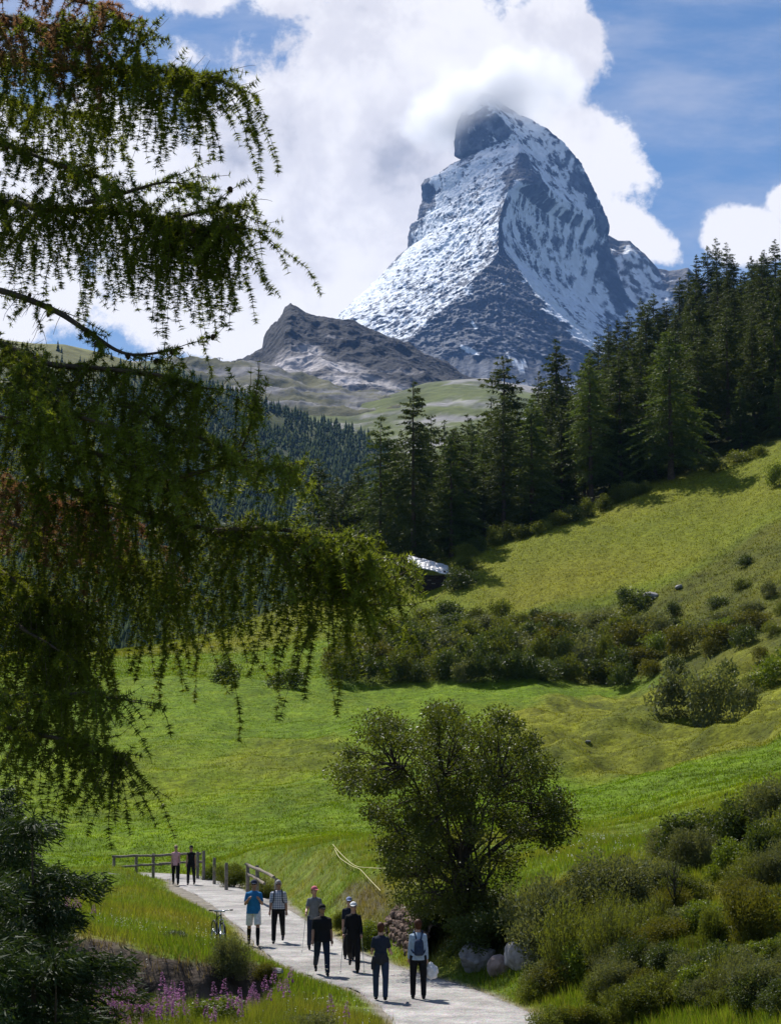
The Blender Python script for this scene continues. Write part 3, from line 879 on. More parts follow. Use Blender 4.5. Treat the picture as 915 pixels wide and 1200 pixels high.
def shrub_proto(name, seed, rx, ry, rz, nclump, nleaf, leaf, mat, tri=True, stems=True, **k):
    (p, d, s, ln, wd), c = leafcloud(seed, rx, ry, rz, nclump, nleaf, leaf, **k)
    a = Acc(); a.add(*(tris_from if tri else quads_leaf)(p, d, s, ln, wd))
    me = a.mesh(name + '_foliage')
    me.materials.append(mat)
    st = None
    if stems:
        rs = np.random.RandomState(seed + 1); b = Acc()
        for i in rs.choice(len(c), min(len(c), 14), replace=False):
            t = np.linspace(0, 1, 5)[:, None]
            P = np.array([rs.normal() * .08 * rx, rs.normal() * .08 * ry, -.15]) * (1 - t) + c[i] * t + np.array([0, 0, 1]) * (t * (1 - t)) * rz * .3
            b.add(*tube(P, (rz * .022) * (1 - t[:, 0] * .8), 5))
        st = b.mesh(name + '_stem', True); st.materials.append(BARK_GREY)
    return me, st

def ray_ground(px, py, Y0=36.0, Y1=700.0, n=900):
    Y = np.geomspace(Y0, Y1, n)
    P = np.array([at(px, py, y) for y in Y])
    g = zt(P[:, 0], P[:, 1])
    below = P[:, 2] < g
    i = int(np.argmax(below)) if below.any() else n - 1
    if i == 0: i = 1
    a = P[i - 1, 2] - g[i - 1]; b = P[i, 2] - g[i]
    f = a / (a - b + 1e-9)
    q = P[i - 1] * (1 - f) + P[i] * f
    return Vector((q[0], q[1], float(zt(q[0:1], q[1:2])[0])))

# ---- the wood on the hillside: every larch and spruce a tree of its own
NEEDLE = mat_leaf('conifer_needles', (.028, .044, .008), .33, (.060, .084, .014), .35, .6, .2, rand=.22)
NEEDLE_L = mat_leaf('larch_needles_pale', (.05, .085, .018), .35, (.09, .13, .028), .35, .6, .2, rand=.18)

def build_wood():
    rs = np.random.RandomState(42)
    protos = []
    specs = [(1, 24, 6.0, .05, 1.25, .85, .28, .10), (2, 27, 5.6, .10, 1.15, .72, .30, .14), (3, 21, 5.6, .02, 1.25, .85, .22, .10), (4, 25, 6.6, .10, 1.1, .70, .33, .20),
             (5, 19, 5.2, .02, 1.3, .9, .2, .08), (6, 28, 6.0, .20, 1.0, .62, .34, .25)]
    for sd_, H, Rr, cf, dn, tp, dr, gp in specs:
        cm, tm = conifer_mesh(sd_, H, Rr, cf, dn, taper=tp, droop=dr, gap=gp)
        protos.append((H, cm, tm))
    mats = {}
    def tree(i, x, y, H, mat, name='conifer_tree', label=None, group='conifers of the wood on the hillside', rad=1.0):
        h0, cm, tm = protos[i]
        key = (i, mat.name)
        if key not in mats:
            c2 = cm.copy(); c2.materials.clear(); c2.materials.append(mat); mats[key] = c2
        z = float(zt(np.array([x]), np.array([y]), False)[0])
        r = empty(name, (x, y, z - .3), rs.rand() * 6.28, label=label, cat='tree', group=group)
        s = H / h0
        r.scale = (s * rad * 1.14, s * rad * 1.14, s)
        link('crown', mats[key], None, r)
        link('trunk', tm, BARK, r)
        return r
    # trees that stand out: (px, tip py, Y, proto, H or None)
    solo = [
        (374, 538, 372, 2, 'dark conical conifer standing alone at the left end of the wood', NEEDLE, 1.15),
        (446, 488, 352, 3, 'open airy larch just left of the tallest tree beside the valley', NEEDLE_L, .95),
        (484, 447, 345, 1, 'tall dark larch towering at the left edge of the wood above the old hut', NEEDLE, 1.0),
        (528, 508, 350, 4, 'greyish conical conifer behind the dark roof of the old hut', NEEDLE_L, 1.15),
        (590, 418, 402, 3, 'broad dark conifer with a ragged flat top rising over the wood edge', NEEDLE, 1.25),
        (622, 470, 362, 2, 'pale green conical larch at the front edge of the wood above the hedge', NEEDLE_L, 1.3),
        (690, 415, 368, 5, 'tall larch with a bare dark lower trunk at the edge of the sunny slope', NEEDLE_L, 1.15),
        (651, 398, 420, 1, 'pointed spruce peaking over the middle of the wood against the snowy mountain', NEEDLE, 1.1),
        (783, 388, 366, 3, 'broad pale larch whose shadow falls on the top of the sunny slope', NEEDLE_L, 1.35),
        (866, 448, 374, 4, 'small light green larch before the dark wood on the right', NEEDLE_L, 1.2),
        (911, 440, 372, 2, 'light green larch cut by the right edge of the photo', NEEDLE_L, 1.1),
        (894, 385, 392, 0, 'large dark spruce behind the light green larches on the right', NEEDLE, 1.2),
    ]
    used = []
    for px, tip, Y, pi, lab, mat, rad in solo:
        x, y, zz = at(px, tip, Y)
        g = float(zt(np.array([x]), np.array([y]), False)[0])
        tree(pi, x, y, zz - g + .3, mat, 'larch_tree' if mat is NEEDLE_L else 'spruce_tree', lab, None, rad)
        used.append((x, y))
    # skyline of the wood: tree tops follow it
    sky = [(395, 560), (420, 545), (455, 510), (470, 500), (505, 488), (520, 495), (548, 485), (560, 470), (575, 425), (605, 430), (630, 435), (650, 402), (665, 425), (690, 408), (700, 392), (712, 382), (722, 372), (735, 362),
           (750, 352), (765, 343), (780, 352), (795, 322), (806, 316), (815, 300), (828, 288), (838, 278), (850, 281), (858, 300), (870, 318), (880, 300), (895, 292), (907, 278), (930, 290), (1000, 270), (1060, 250)]
    for px, tip in sky:
        Y = np.interp(px, [395, 560, 700, 850, 1000], [372, 430, 500, 540, 560]) * rs.uniform(.95, 1.05)
        x, y, zz = at(px, tip + rs.uniform(-2, 4), Y)
        g = float(zt(np.array([x]), np.array([y]), False)[0])
        H = np.clip(zz - g + .3, 13, 34)
        lab = ('low conifer top just behind the tall trees at the left end of the wood' if px < 560 else 'pointed treetop on the skyline of the wood, standing before the snowy mountain' if px < 785 else 'pointed treetop on the skyline of the wood at the upper right, against sky and cloud')
        tree(rs.randint(6), x, y, H, NEEDLE, label=lab, rad=rs.uniform(.85, 1.1) * min(1.25, 25 / H))
        used.append((x, y))
    # body of the wood
    cnt = 0; tries = 0
    while cnt < 165 and tries < 9000:
        tries += 1
        px = rs.uniform(385, 1060); Y = rs.uniform(352, 540) if px > 560 else rs.uniform(350, 430)
        if cnt > 120: Y = rs.uniform(352, 400)
        crest = np.interp(px, [385, 560, 650, 760, 850, 915, 1060], [350, 356, 366, 374, 380, 378, 380])
        if Y < crest: continue
        x = at(px, 500, Y)[0]; y = Y
        if any((x - a) ** 2 + (y - b) ** 2 < 5.0 ** 2 for a, b in used): continue
        g = float(zt(np.array([x]), np.array([y]), False)[0])
        top = np.interp(px, [p[0] for p in sky], [p[1] for p in sky])
        zmax = at(px, top + 10, Y)[2] - g
        H = rs.uniform(17, 27)
        if zmax < 9: continue
        H = min(H, zmax)
        m = NEEDLE_L if (rs.rand() < .28 and Y < 420) else NEEDLE
        where = 'at the left end of the wood' if px < 520 else 'in the middle of the wood' if px < 720 else 'on the right side of the wood'
        how = 'pale green larch' if m is NEEDLE_L else 'dark conifer'
        row = 'in its front row' if Y < crest + 16 else 'deep among other trees'
        tree(rs.randint(6), x, y, H, m, label='%s %s, %s' % (how, where, row), rad=rs.uniform(.85, 1.2))
        used.append((x, y)); cnt += 1
build_wood()

# ---- trees on the far valley side, uncountable
def build_far_wood():
    rs = np.random.RandomState(9)
    nu, nv = 260, 150
    n = 28000
    u = rs.uniform(0, nu - 1.01, n); v = rs.uniform(0, (nv - 1) / 1.25, n)
    g = wood_co.reshape(nv, nu, 3)
    iu, iv = u.astype(int), v.astype(int); fu, fv = (u - iu)[:, None], (v - iv)[:, None]
    p = g[iv, iu] * (1 - fu) * (1 - fv) + g[iv, iu + 1] * fu * (1 - fv) + g[iv + 1, iu] * (1 - fu) * fv + g[iv + 1, iu + 1] * fu * fv
    t = v / (nv - 1) * 1.25
    px = -400 + u / (nu - 1) * 1100
    clear = fbm(p[:, 0] / 170, p[:, 1] / 260, 3.0, 4) + .12
    limit = np.interp(px, [-100, 100, 215, 300, 430], [.72, .78, .97, 1.0, 1.0])
    keep = (clear > -.16) & (t < limit + .05 * rs.normal(size=n)) | (rs.rand(n) < .05)
    p = p[keep]; n = len(p)
    H = rs.uniform(8, 16, n); rad = H * rs.uniform(.20, .28, n)
    acc = Acc()
    k = 5; tiers = 3
    for tr in range(tiers):
        z0 = .04 + .29 * tr; z1 = min(z0 + .40, 1.0); r0 = rad * (1 - z0) * 1.05
        a = np.linspace(0, 2 * math.pi, k, endpoint=False)[None] + rs.rand(n, 1) * 6
        rr = r0[:, None] * rs.uniform(.65, 1.25, (n, k))
        ring = np.stack([p[:, 0:1] + np.cos(a) * rr, p[:, 1:2] + np.sin(a) * rr, p[:, 2:3] + (z0 + rs.uniform(-.05, .03, (n, k))) * H[:, None]], -1)
        apex = np.stack([p[:, 0], p[:, 1], p[:, 2] + z1 * H], -1)[:, None]
        v = np.concatenate([ring, apex], 1)
        base = (np.arange(n) * (k + 1))[:, None, None]
        j = np.arange(k)
        f = np.stack([j, (j + 1) % k, np.full(k, k)], 1)[None] + base
        tone = rs.uniform(.65, 1.35, n)
        c = np.array([.030, .048, .016]) * tone[:, None] + np.array([.02, .02, .0]) * (rs.rand(n, 1) < .15)
        acc.add(v.reshape(-1, 3), f.reshape(-1, 3), np.repeat(c, k + 1, 0))
    m = mat_simple('far_conifers', (1, 1, 1), .95, .05, .15, .5, attr='col')
    o = link('distant_forest', acc.mesh('distant_forest'), m)
    tag(o, 'dark blue-green conifer forest covering the far valley side', 'forest', kind='stuff')
build_far_wood()
# ---------------------------------------------------------------- shrubs
L_WILLOW = mat_leaf('willow_leaves', (.075, .095, .04), .38, (.14, .16, .075), 1.4, .6, .2, rand=.15)
L_DARK = mat_leaf('dark_glossy_leaves', (.040, .062, .012), .34, (.07, .10, .02), 1.6, .55, .25, rand=.2)
L_OLIVE = mat_leaf('olive_leaves', (.066, .090, .014), .38, (.12, .145, .025), 1.2, .6, .15, rand=.25)
L_BRIGHT = mat_leaf('bright_leaves', (.08, .125, .012), .42, (.13, .18, .02), 1.5, .5, .3, rand=.15)
L_YELLOW = mat_leaf('broom_leaves', (.085, .115, .018), .42, (.15, .175, .03), 1.5, .5, .3, rand=.15)
L_RED = mat_leaf('russet_leaves', (.075, .080, .014), .36, (.11, .115, .018), 1.5, .6, .15, rand=.15)

FARP, NEARP = {}, {}
for nm, mt, sdd in (('willow', L_WILLOW, 20), ('dark', L_DARK, 30), ('olive', L_OLIVE, 40), ('bright', L_BRIGHT, 50), ('yellow', L_YELLOW, 60), ('russet', L_RED, 70)):
    FARP[nm] = [shrub_proto(nm, sdd + i, 1.5, 1.5, 1.15, 16 + 5 * i, 2300, .17, mt, True, False, cr=.42, asp=.6, hollow=.35) for i in range(3)]
NEARP['willow'] = [shrub_proto('willow', 120 + i, 1.4, 1.3, 1.1, 80, 14000, .095, L_WILLOW, False, True, cr=.28, asp=.34, upward=.7, hollow=.2) for i in range(2)]
NEARP['dark'] = [shrub_proto('dark', 130 + i, 1.4, 1.3, 1.0, 70, 10000, .095, L_DARK, False, True, cr=.26, asp=.55, hollow=.2) for i in range(2)]
NEARP['olive'] = [shrub_proto('olive', 140 + i, 1.3, 1.3, 1.0, 70, 12000, .085, L_OLIVE, False, True, cr=.25, asp=.5, upward=.4, hollow=.2) for i in range(2)]
NEARP['bright'] = [shrub_proto('bright', 150, 1.2, 1.2, .9, 50, 8000, .11, L_BRIGHT, False, True, cr=.28, asp=.5, hollow=.2)]
NEARP['russet'] = [shrub_proto('russet', 170, 1.2, 1.2, 1.1, 60, 10000, .085, L_RED, False, True, cr=.26, asp=.45, upward=.6, hollow=.2)]
def broom_proto(seed, n=560):
    """upright broom: many thin shoots rising side by side, each set with small narrow leaves"""
    rs = np.random.RandomState(seed); a = Acc(); b = Acc()
    for i in range(n):
        az, r = rs.rand() * 6.28, 1.1 * rs.rand() ** .6
        x, y = r * math.cos(az), r * math.sin(az)
        h = rs.uniform(1.0, 1.95) * (1 - .35 * (r / 1.1) ** 2)
        m = 26; t = np.linspace(.12, 1, m)
        P = np.stack([x * (.45 + .6 * t) + .10 * t * t * rs.normal(), y * (.45 + .6 * t) + .10 * t * t * rs.normal(), h * t], 1)
        d = unit(rs.normal(size=(m, 3)) * .6 + np.array([0, 0, .9])); s = unit(rs.normal(size=(m, 3)))
        k = rs.uniform(.6, 1.3, m)
        a.add(*tris_from(P + rs.normal(size=(m, 3)) * .02, d, s, .10 * k, .032 * k))
        if i % 6 == 0: b.add(*tube(P[::5], .008, 3))
    f = a.mesh('broom_foliage'); f.materials.append(L_YELLOW)
    st = b.mesh('broom_stem'); st.materials.append(BARK_GREY)
    return f, st
NEARP['yellow'] = [broom_proto(160), broom_proto(161)]

_srs = np.random.RandomState(77)
def shrub(px, py, wpx, hpx, kind='olive', near=False, label=None, group=None, Y=None, name=None, Y0=36.0, sink=.05):
    if Y is None: p = ray_ground(px, py, Y0)
    else:
        q = at(px, py, Y); p = Vector((q[0], q[1], float(zt(np.array([q[0]]), np.array([q[1]]), True)[0])))
    dist = p.y
    w = wpx / F * dist; h = hpx / F * dist
    lib = (NEARP if near else FARP)[kind]
    f, st = lib[_srs.randint(len(lib))]
    base_w, base_h = (2.5, 1.9) if near else (3.2, 2.1)
    if kind == 'yellow' and near: base_w, base_h = 2.2, 1.8
    nm = name or {'willow': 'willow_shrub', 'dark': 'leafy_shrub', 'olive': 'shrub', 'bright': 'green_shrub', 'yellow': 'broom_shrub', 'russet': 'russet_shrub'}[kind]
    sc = (w / base_w, w / base_w * _srs.uniform(.85, 1.1), h / base_h)
    loc = (p.x, p.y, p.z - sink * h)
    if near:
        r = empty(nm, loc, _srs.rand() * 6.28, label=label, cat='shrub', group=group)
        r.scale = sc
        link('foliage', f, None, r); link('stem', st, None, r)
    else:
        r = link(nm, f, None, None, loc, _srs.rand() * 6.28); r.scale = sc
        tag(r, label, 'shrub', group)
    return r

def far_shrubs():
    rs = np.random.RandomState(3)
    G = 'shrubs of the band above the bright meadow'
    LB = {'olive': 'olive green shrub in the tangled band above the bright meadow', 'dark': 'dark green shrub in the tangled band above the bright meadow',
          'willow': 'grey green shrub in the tangled band above the bright meadow', 'russet': 'brownish shrub in the tangled band above the bright meadow',
          'yellow': 'yellow green shrub in the tangled band above the bright meadow', 'bright': 'fresh green shrub in the tangled band above the bright meadow'}
    def put(px, py, w, h, k):
        row = 'in the front row of' if (py > 785 and px < 750) else 'on the rough slope right of' if px > 750 else 'in the middle of' if py > 748 else 'at the upper edge of'
        shrub(px, py, w, h, k, False, LB[k].replace('in the tangled band above the bright meadow', row + ' the tangled band above the meadow'), G)
    rows = [(392, 744, 797, 19, 46, 38, ['dark', 'olive', 'dark', 'willow']), (400, 765, 785, 21, 50, 40, ['dark', 'olive', 'dark', 'willow', 'olive', 'olive', 'russet']),
            (415, 800, 770, 23, 50, 38, ['olive', 'dark', 'willow', 'dark', 'russet', 'yellow', 'bright']), (430, 880, 755, 25, 50, 34, ['olive', 'dark', 'willow', 'russet']),
            (450, 880, 740, 28, 46, 28, ['olive', 'willow', 'yellow', 'dark', 'russet']), (500, 650, 728, 28, 40, 24, ['dark', 'olive', 'dark'])]
    for x0, x1, py, stp, w, h, ks in rows:
        x = x0
        while x < x1:
            put(x + rs.uniform(-6, 6), py + rs.uniform(-4, 4), w * rs.uniform(.7, 1.25), h * rs.uniform(.65, 1.2), ks[rs.randint(len(ks))])
            x += stp * rs.uniform(.8, 1.25)
    for px, py in [(690, 728), (720, 745), (745, 768), (770, 742), (790, 722), (815, 745), (838, 712), (862, 742), (880, 718), (905, 742), (900, 700), (868, 690), (830, 770), (890, 775), (915, 720), (790, 790), (760, 795), (930, 760), (925, 690), (850, 795), (880, 812)]:
        put(px, py, rs.uniform(22, 42), rs.uniform(12, 26), ['olive', 'dark', 'willow', 'russet', 'yellow'][rs.randint(5)])
    one = [
        (729, 804, 40, 33, 'dark', 'rounded dark blue-green shrub at the right end of the band, edge of the meadow'),
        (738, 716, 52, 34, 'dark', 'big dark shrub alone at the foot of the sunny upper slope'),
        (871, 664, 28, 17, 'dark', 'small dark shrub alone on the rough slope near the upper right edge'),
        (848, 748, 44, 26, 'bright', 'bright green shrub on the rough slope between brownish ones'),
        (910, 803, 66, 48, 'bright', 'fresh green rounded bush cut by the right edge of the photo'),
        (540, 690, 52, 28, 'dark', 'wide dark bush just right of the old hut'),
        (548, 668, 46, 20, 'olive', 'low olive bush behind the right side of the old hut roof'),
        (450, 712, 40, 30, 'olive', 'bush left of the old hut behind the larch sprays'),
        (266, 802, 44, 32, 'dark', 'dark shrub on the left of the meadow beneath the hanging larch twigs'),
        (75, 812, 74, 40, 'dark', 'wide dark shrub at far left beyond the meadow, behind larch twigs'),
        (335, 806, 60, 26, 'dark', 'dark bush under the hanging larch curtain in the middle left'),
        (910, 570, 32, 30, 'bright', 'leafy green bush on the crest of the sunny slope by the right edge'),
        (838, 553, 30, 15, 'olive', 'low olive bush at the crest right of the big pale larch'),
        (866, 541, 36, 18, 'yellow', 'yellow green bush at the crest beneath the small light larch'),
        (888, 534, 30, 14, 'olive', 'low bush in the gap between light larches on the crest'),
    ]
    for px, py, w, h, k, lab in one: shrub(px, py, w, h, k, False, lab)
    for i, (px, py) in enumerate([(545, 655), (562, 646), (578, 640), (596, 634), (614, 630), (634, 625), (655, 616), (672, 611), (690, 605), (705, 598), (722, 590), (739, 582), (752, 579)]):
        shrub(px, py, rs.uniform(26, 38), rs.uniform(15, 24), ['olive', 'dark', 'yellow'][i % 3 if i % 2 else 0], False,
              'rounded shrub in the row between the wood and the sunny slope', 'shrubs in a row along the foot of the wood')
    # big airy willow right of the meadow
    for i, (px, py, w, h) in enumerate([(800, 838, 74, 66), (838, 848, 80, 72), (870, 838, 46, 50)]):
        shrub(px, py, w, h, 'willow', False, ['grey green willow bush on the left of the clump that shades the meadow', 'tallest grey green willow bush casting a dark shadow on the meadow',
              'small willow bush on the right of the clump that shades the meadow'][i])
far_shrubs()

def near_shrubs():
    rs = np.random.RandomState(8)
    L = [
        (640, 1128, 120, 118, 'willow', 'big silvery willow bush right of the leafy tree above the boulders'),
        (716, 1078, 120, 88, 'willow', 'silvery willow bush behind the broom on the right bank'),
        (575, 1118, 110, 62, 'dark', 'deep shaded bush under the leafy tree behind the boulders'),
        (515, 1098, 90, 60, 'dark', 'shaded bush at the foot of the leafy tree beside the stone face'),
        (556, 1075, 95, 50, 'dark', 'dark bush behind the trunk of the leafy tree'),
        (666, 1150, 80, 98, 'yellow', 'yellow green broom rising above the path edge, left of two'),
        (716, 1142, 76, 88, 'yellow', 'yellow green broom on the bank, right of two'),
        (626, 1172, 50, 30, 'olive', 'low olive bush at the path edge under the silvery willow'),
        (648, 1186, 66, 44, 'olive', 'low tangled bush where the path leaves the photo'),
        (762, 1048, 80, 44, 'olive', 'olive bush left of the bare sapling'),
        (815, 1004, 96, 62, 'dark', 'dark glossy bush on the crest of the bank, left of three'),
        (868, 992, 88, 66, 'dark', 'dark glossy bush on the crest of the bank, middle of three'),
        (912, 975, 92, 74, 'willow', 'tall willow bush on the crest of the bank by the right edge'),
        (908, 1030, 80, 80, 'dark', 'dark bush below the crest by the right edge'),
        (885, 1120, 100, 100, 'russet', 'large russet bush on the right bank'),
        (838, 1118, 50, 70, 'olive', 'upright olive bush between the bare sapling and the russet bush'),
        (745, 1150, 60, 60, 'dark', 'dark bush on the bank below the reddish stones'),
        (760, 1192, 90, 62, 'olive', 'olive bush at the bottom edge of the photo on the right bank'),
        (822, 1170, 70, 52, 'bright', 'fresh green bush low on the right bank'),
        (822, 1200, 80, 50, 'willow', 'grey leafed bush at the bottom of the right bank'),
        (892, 1180, 84, 62, 'willow', 'grey green bush in the bottom right corner'),
        (905, 1210, 70, 46, 'bright', 'fresh green bush cut by the bottom right corner'),
        (700, 1196, 64, 46, 'olive', 'rounded olive bush by the lower path edge, bottom of the photo'),
        (268, 1146, 54, 56, 'willow', 'grey feathery bush beside the parked bicycle'),
        (310, 1150, 34, 26, 'russet', 'russet weed clump between the grey bush and the path'),
        (204, 1104, 34, 16, 'dark', 'small dark dock clump in the grass left of the path'),
        (262, 1200, 96, 54, 'bright', 'leafy green bush among the pink flowers at the bottom'),
        (368, 1200, 74, 44, 'willow', 'grey feathery bush at the bottom left of the path'),
        (420, 1200, 50, 36, 'olive', 'small olive bush where the foreground bank meets the path'),
        (150, 1205, 90, 40, 'olive', 'low bush in the pink flowers at the bottom left'),
        (270, 1040, 46, 36, 'olive', 'tangled bush beside the broken fence right of the two women'),
        (250, 1032, 34, 24, 'bright', 'green weeds at the fence end next to the two women'),
        (308, 1052, 44, 26, 'yellow', 'yellow weeds under the slanting fence rails'),
        (432, 1112, 44, 40, 'bright', 'green weeds at the foot of the stony earth face'),
        (405, 1092, 34, 30, 'olive', 'weed clump behind the woman in black'),
    ]
    for px, py, w, h, k, lab in L:
        Y = None
        if py >= 1185 and px < 470: Y = 37.5
        elif py >= 1185: Y = 41.0
        shrub(px, py, w, h, k, True, lab, None, Y)
near_shrubs()
def bank_thicket():
    rs = np.random.RandomState(88)
    LB = {'olive': 'low olive bush in the thicket on the right bank', 'dark': 'low dark green bush in the thicket on the right bank', 'willow': 'low grey green bush in the thicket on the right bank',
          'russet': 'low brownish bush in the thicket on the right bank', 'yellow': 'small yellow green broom in the thicket on the right bank', 'bright': 'low fresh green bush in the thicket on the right bank'}
    n = 0
    while n < 120:
        px, py = rs.uniform(590, 940), rs.uniform(985, 1215)
        if py < np.interp(px, [590, 700, 760, 850, 940], [1120, 1020, 1010, 985, 985]): continue
        if py > np.interp(px, [590, 640, 700], [1150, 1180, 1220]): continue
        if px < 650 and py < 1165: continue
        if 740 < px < 850 and 1010 < py < 1090 and rs.rand() < .8: continue
        k = ['olive', 'willow', 'yellow', 'dark', 'bright', 'yellow', 'willow', 'olive', 'russet'][rs.randint(9)]
        s = rs.uniform(.75, 1.5)
        Y = None if py < 1190 else 41
        shrub(px, py, 50 * s, 34 * s * rs.uniform(.8, 1.3), k, True, LB[k], 'low bushes of the thicket on the right bank', Y)
        n += 1
bank_thicket()

# ---------------------------------------------------------------- the leafy tree right of the path
def build_leafy_tree():
    rs = np.random.RandomState(21)
    base = ray_ground(545, 1088, 46)
    Y = base.y
    S = Y / F
    r = empty('leafy_tree', base, label='spreading green deciduous tree leaning over the path above the boulders', cat='tree')
    outline = [(390, 905), (400, 888), (415, 868), (432, 848), (455, 838), (480, 830), (505, 824), (540, 832), (575, 838), (605, 850), (630, 872), (645, 900), (652, 925), (668, 948),
               (675, 965), (655, 985), (630, 1000), (610, 1022), (600, 1050), (585, 1068), (560, 1060), (530, 1072), (500, 1080), (482, 1075), (466, 1040), (462, 1020), (448, 1000), (452, 978), (428, 960), (425, 935), (398, 925)]
    po = np.array([((x - 545) * S, (1088 - y) * S) for x, y in outline])
    pts = []
    while len(pts) < 290:
        x = rs.uniform(po[:, 0].min(), po[:, 0].max()); z = rs.uniform(po[:, 1].min(), po[:, 1].max())
        if poly_soft(np.array([x]), np.array([z]), po, .001)[0] < .5: continue
        # sit inside the crown's volume: deeper in the middle
        e = 1 - min(1, abs(x - po[:, 0].mean()) / (np.ptp(po[:, 0]) / 2)) ** 2
        y = rs.uniform(-1, 1) * 2.7 * math.sqrt(max(e, .08))
        low = z < 2.2
        if low and rs.rand() < (.15 if x < .3 else .5): continue
        # sparse window to the right of the trunk
        if .2 < x < 2.3 and 1.2 < z < 2.3 and rs.rand() < .5: continue
        pts.append((x, y, z))
    pts = np.array(pts)
    # shrink the leaf clumps inward so leaves end on the outline
    cen = pts.mean(0)
    pts = cen + (pts - cen) * np.array([.98, 1, .96])
    wood = Acc()
    fork = [np.array([-.25, 0, 1.1]), np.array([.15, .2, 1.3]), np.array([.5, -.2, 1.0]), np.array([-.05, -.3, 1.8])]
    trunk = Acc()
    for k, f in enumerate(fork):
        t = np.linspace(0, 1, 6)[:, None]
        P = np.array([.05 * k - .08, 0, -.3]) * (1 - t) + f * t
        trunk.add(*tube(P, .15 * (1 - .4 * t[:, 0]), 8))
    # limbs
    limbs = []
    for k in range(40):
        f = fork[k % 4]
        q = pts[rs.randint(len(pts))]
        q = f + (q - f) * .75
        t = np.linspace(0, 1, 8)[:, None]
        P = f * (1 - t) + q * t + np.array([0, 0, .25]) * (t * (1 - t)) * 2 + rs.normal(size=(8, 3)) * .04
        wood.add(*tube(P, (.075 if k < 14 else .03) * (1 - t[:, 0]) + .012, 6)); limbs.append(P)
    nodes = np.concatenate(limbs)
    lv = Acc()
    for q in pts:
        i = np.argmin(np.linalg.norm(nodes - q, axis=1) + .5 * np.maximum(0, nodes[:, 2] - q[2]))
        p0 = nodes[i]; t = np.linspace(0, 1, 5)[:, None]
        P = p0 * (1 - t) + q * t + rs.normal(size=(5, 3)) * .04
        wood.add(*tube(P, .022 * (1 - t[:, 0]) + .006, 4))
        n = rs.randint(170, 340); sz = rs.uniform(.26, .56)
        o = unit(rs.normal(size=(n, 3))) * (rs.rand(n, 1) ** .5) * sz * np.array([1.1, 1.1, .8])
        d = unit(o + rs.normal(size=(n, 3)) * .3 + np.array([0, 0, -.1])); s = unit(np.cross(d, rs.normal(size=(n, 3))))
        k = rs.uniform(.6, 1.3, n)
        lv.add(*quads_leaf(q + o, d, s, .085 * k, .045 * k))
    m = mat_leaf('tree_leaves', (.058, .080, .012), .42, (.10, .13, .018), .8, .5, .3)
    link('crown', lv.mesh('leafy_crown'), m, r)
    link('limb', wood.mesh('leafy_limbs', True), BARK_GREY, r)
    link('trunk', trunk.mesh('leafy_trunk', True), BARK_GREY, r)
build_leafy_tree()

# ---------------------------------------------------------------- grass and flowers
GRASS = mat_leaf('grass_blades', (1, 1, 1), .5, None, 2.0, .55, .25, tcol=(1.35, 1.3, .5), attr='col', rand=0)

def scatter(n, px0, px1, Ya, Yb, seed, logy=True):
    rs = np.random.RandomState(seed)
    t = rs.rand(n)
    Y = np.exp(np.log(Ya) + t * (np.log(Yb) - np.log(Ya)))
    a = (rs.uniform(px0, px1, n) - 457.5) / F
    x = a * Y * 1.0
    z = zt(x, Y)
    e = .25
    zx = (zt(x + e, Y) - z) / e; zy = (zt(x, Y + e) - z) / e
    nz = 1 / np.sqrt(1 + zx ** 2 + zy ** 2)
    return rs, x, Y, z, nz

def grass(name, n, px0, px1, Ya, Yb, h, w, seed, lean=.35, dry=.15, kind_label=None, pathgap=.12, tuft=3, clump=True, gain=1.35, hk=None):
    rs, x, y, z, nz = scatter(n, px0, px1, Ya, Yb, seed)
    pd = path_dist(x, y)
    keep = (pd > pathgap + .12 * rs.normal(size=n)) & (nz > .66)
    keep &= ~((x > -9.2) & (x < -2.9) & (y > 43.2) & (y < 48.7 + 1.2 * perlin(x * .45, 3.3, 1.0) + .35 * rs.normal(size=n)) & (rs.rand(n) < .93))
    if clump:
        k = fbm(x / 1.4, y / 1.4, 4.0, 3)
        keep &= (k + .35 * rs.normal(size=n) > -.22)
    x, y, z, nz = x[keep], y[keep], z[keep], nz[keep]
    col = zones(x, y, z, nz)
    n = len(x)
    patch = fbm(x / 2.6, y / 2.6, 9.0, 3)
    hh = h * rs.uniform(.5, 1.25, n) * (1 + .7 * patch)
    if hk is not None: hh = hh * hk(x, y)
    V, C = [], []
    for j in range(tuft):
        az = rs.rand(n) * 6.283
        d = np.stack([np.cos(az) * lean, np.sin(az) * lean, np.ones(n)], 1) + rs.normal(size=(n, 3)) * .12
        s = np.stack([-np.sin(az + .6), np.cos(az + .6), np.zeros(n)], 1)
        p = np.stack([x + rs.normal(size=n) * w * 1.5, y + rs.normal(size=n) * w * 1.5, z - .03], 1)
        v, f = tris_from(p, unit(d), s, hh * rs.uniform(.6, 1.1, n), w * rs.uniform(.6, 1.3, n))
        c = col * rs.uniform(.65, 1.35, n)[:, None] * gain
        dr = rs.rand(n) < dry
        c[dr] = c[dr] * .35 + np.array([.17, .14, .06]) * .8
        V.append(v); C.append(np.repeat(c, 3, 0))
    v = np.concatenate(V); c = np.concatenate(C)
    me = mesh_np(name, v, np.arange(len(v)).reshape(-1, 3), False, {'col': np.clip(c, .004, .6)})
    tag(link(name, me, GRASS), kind_label, 'grass', kind='stuff')

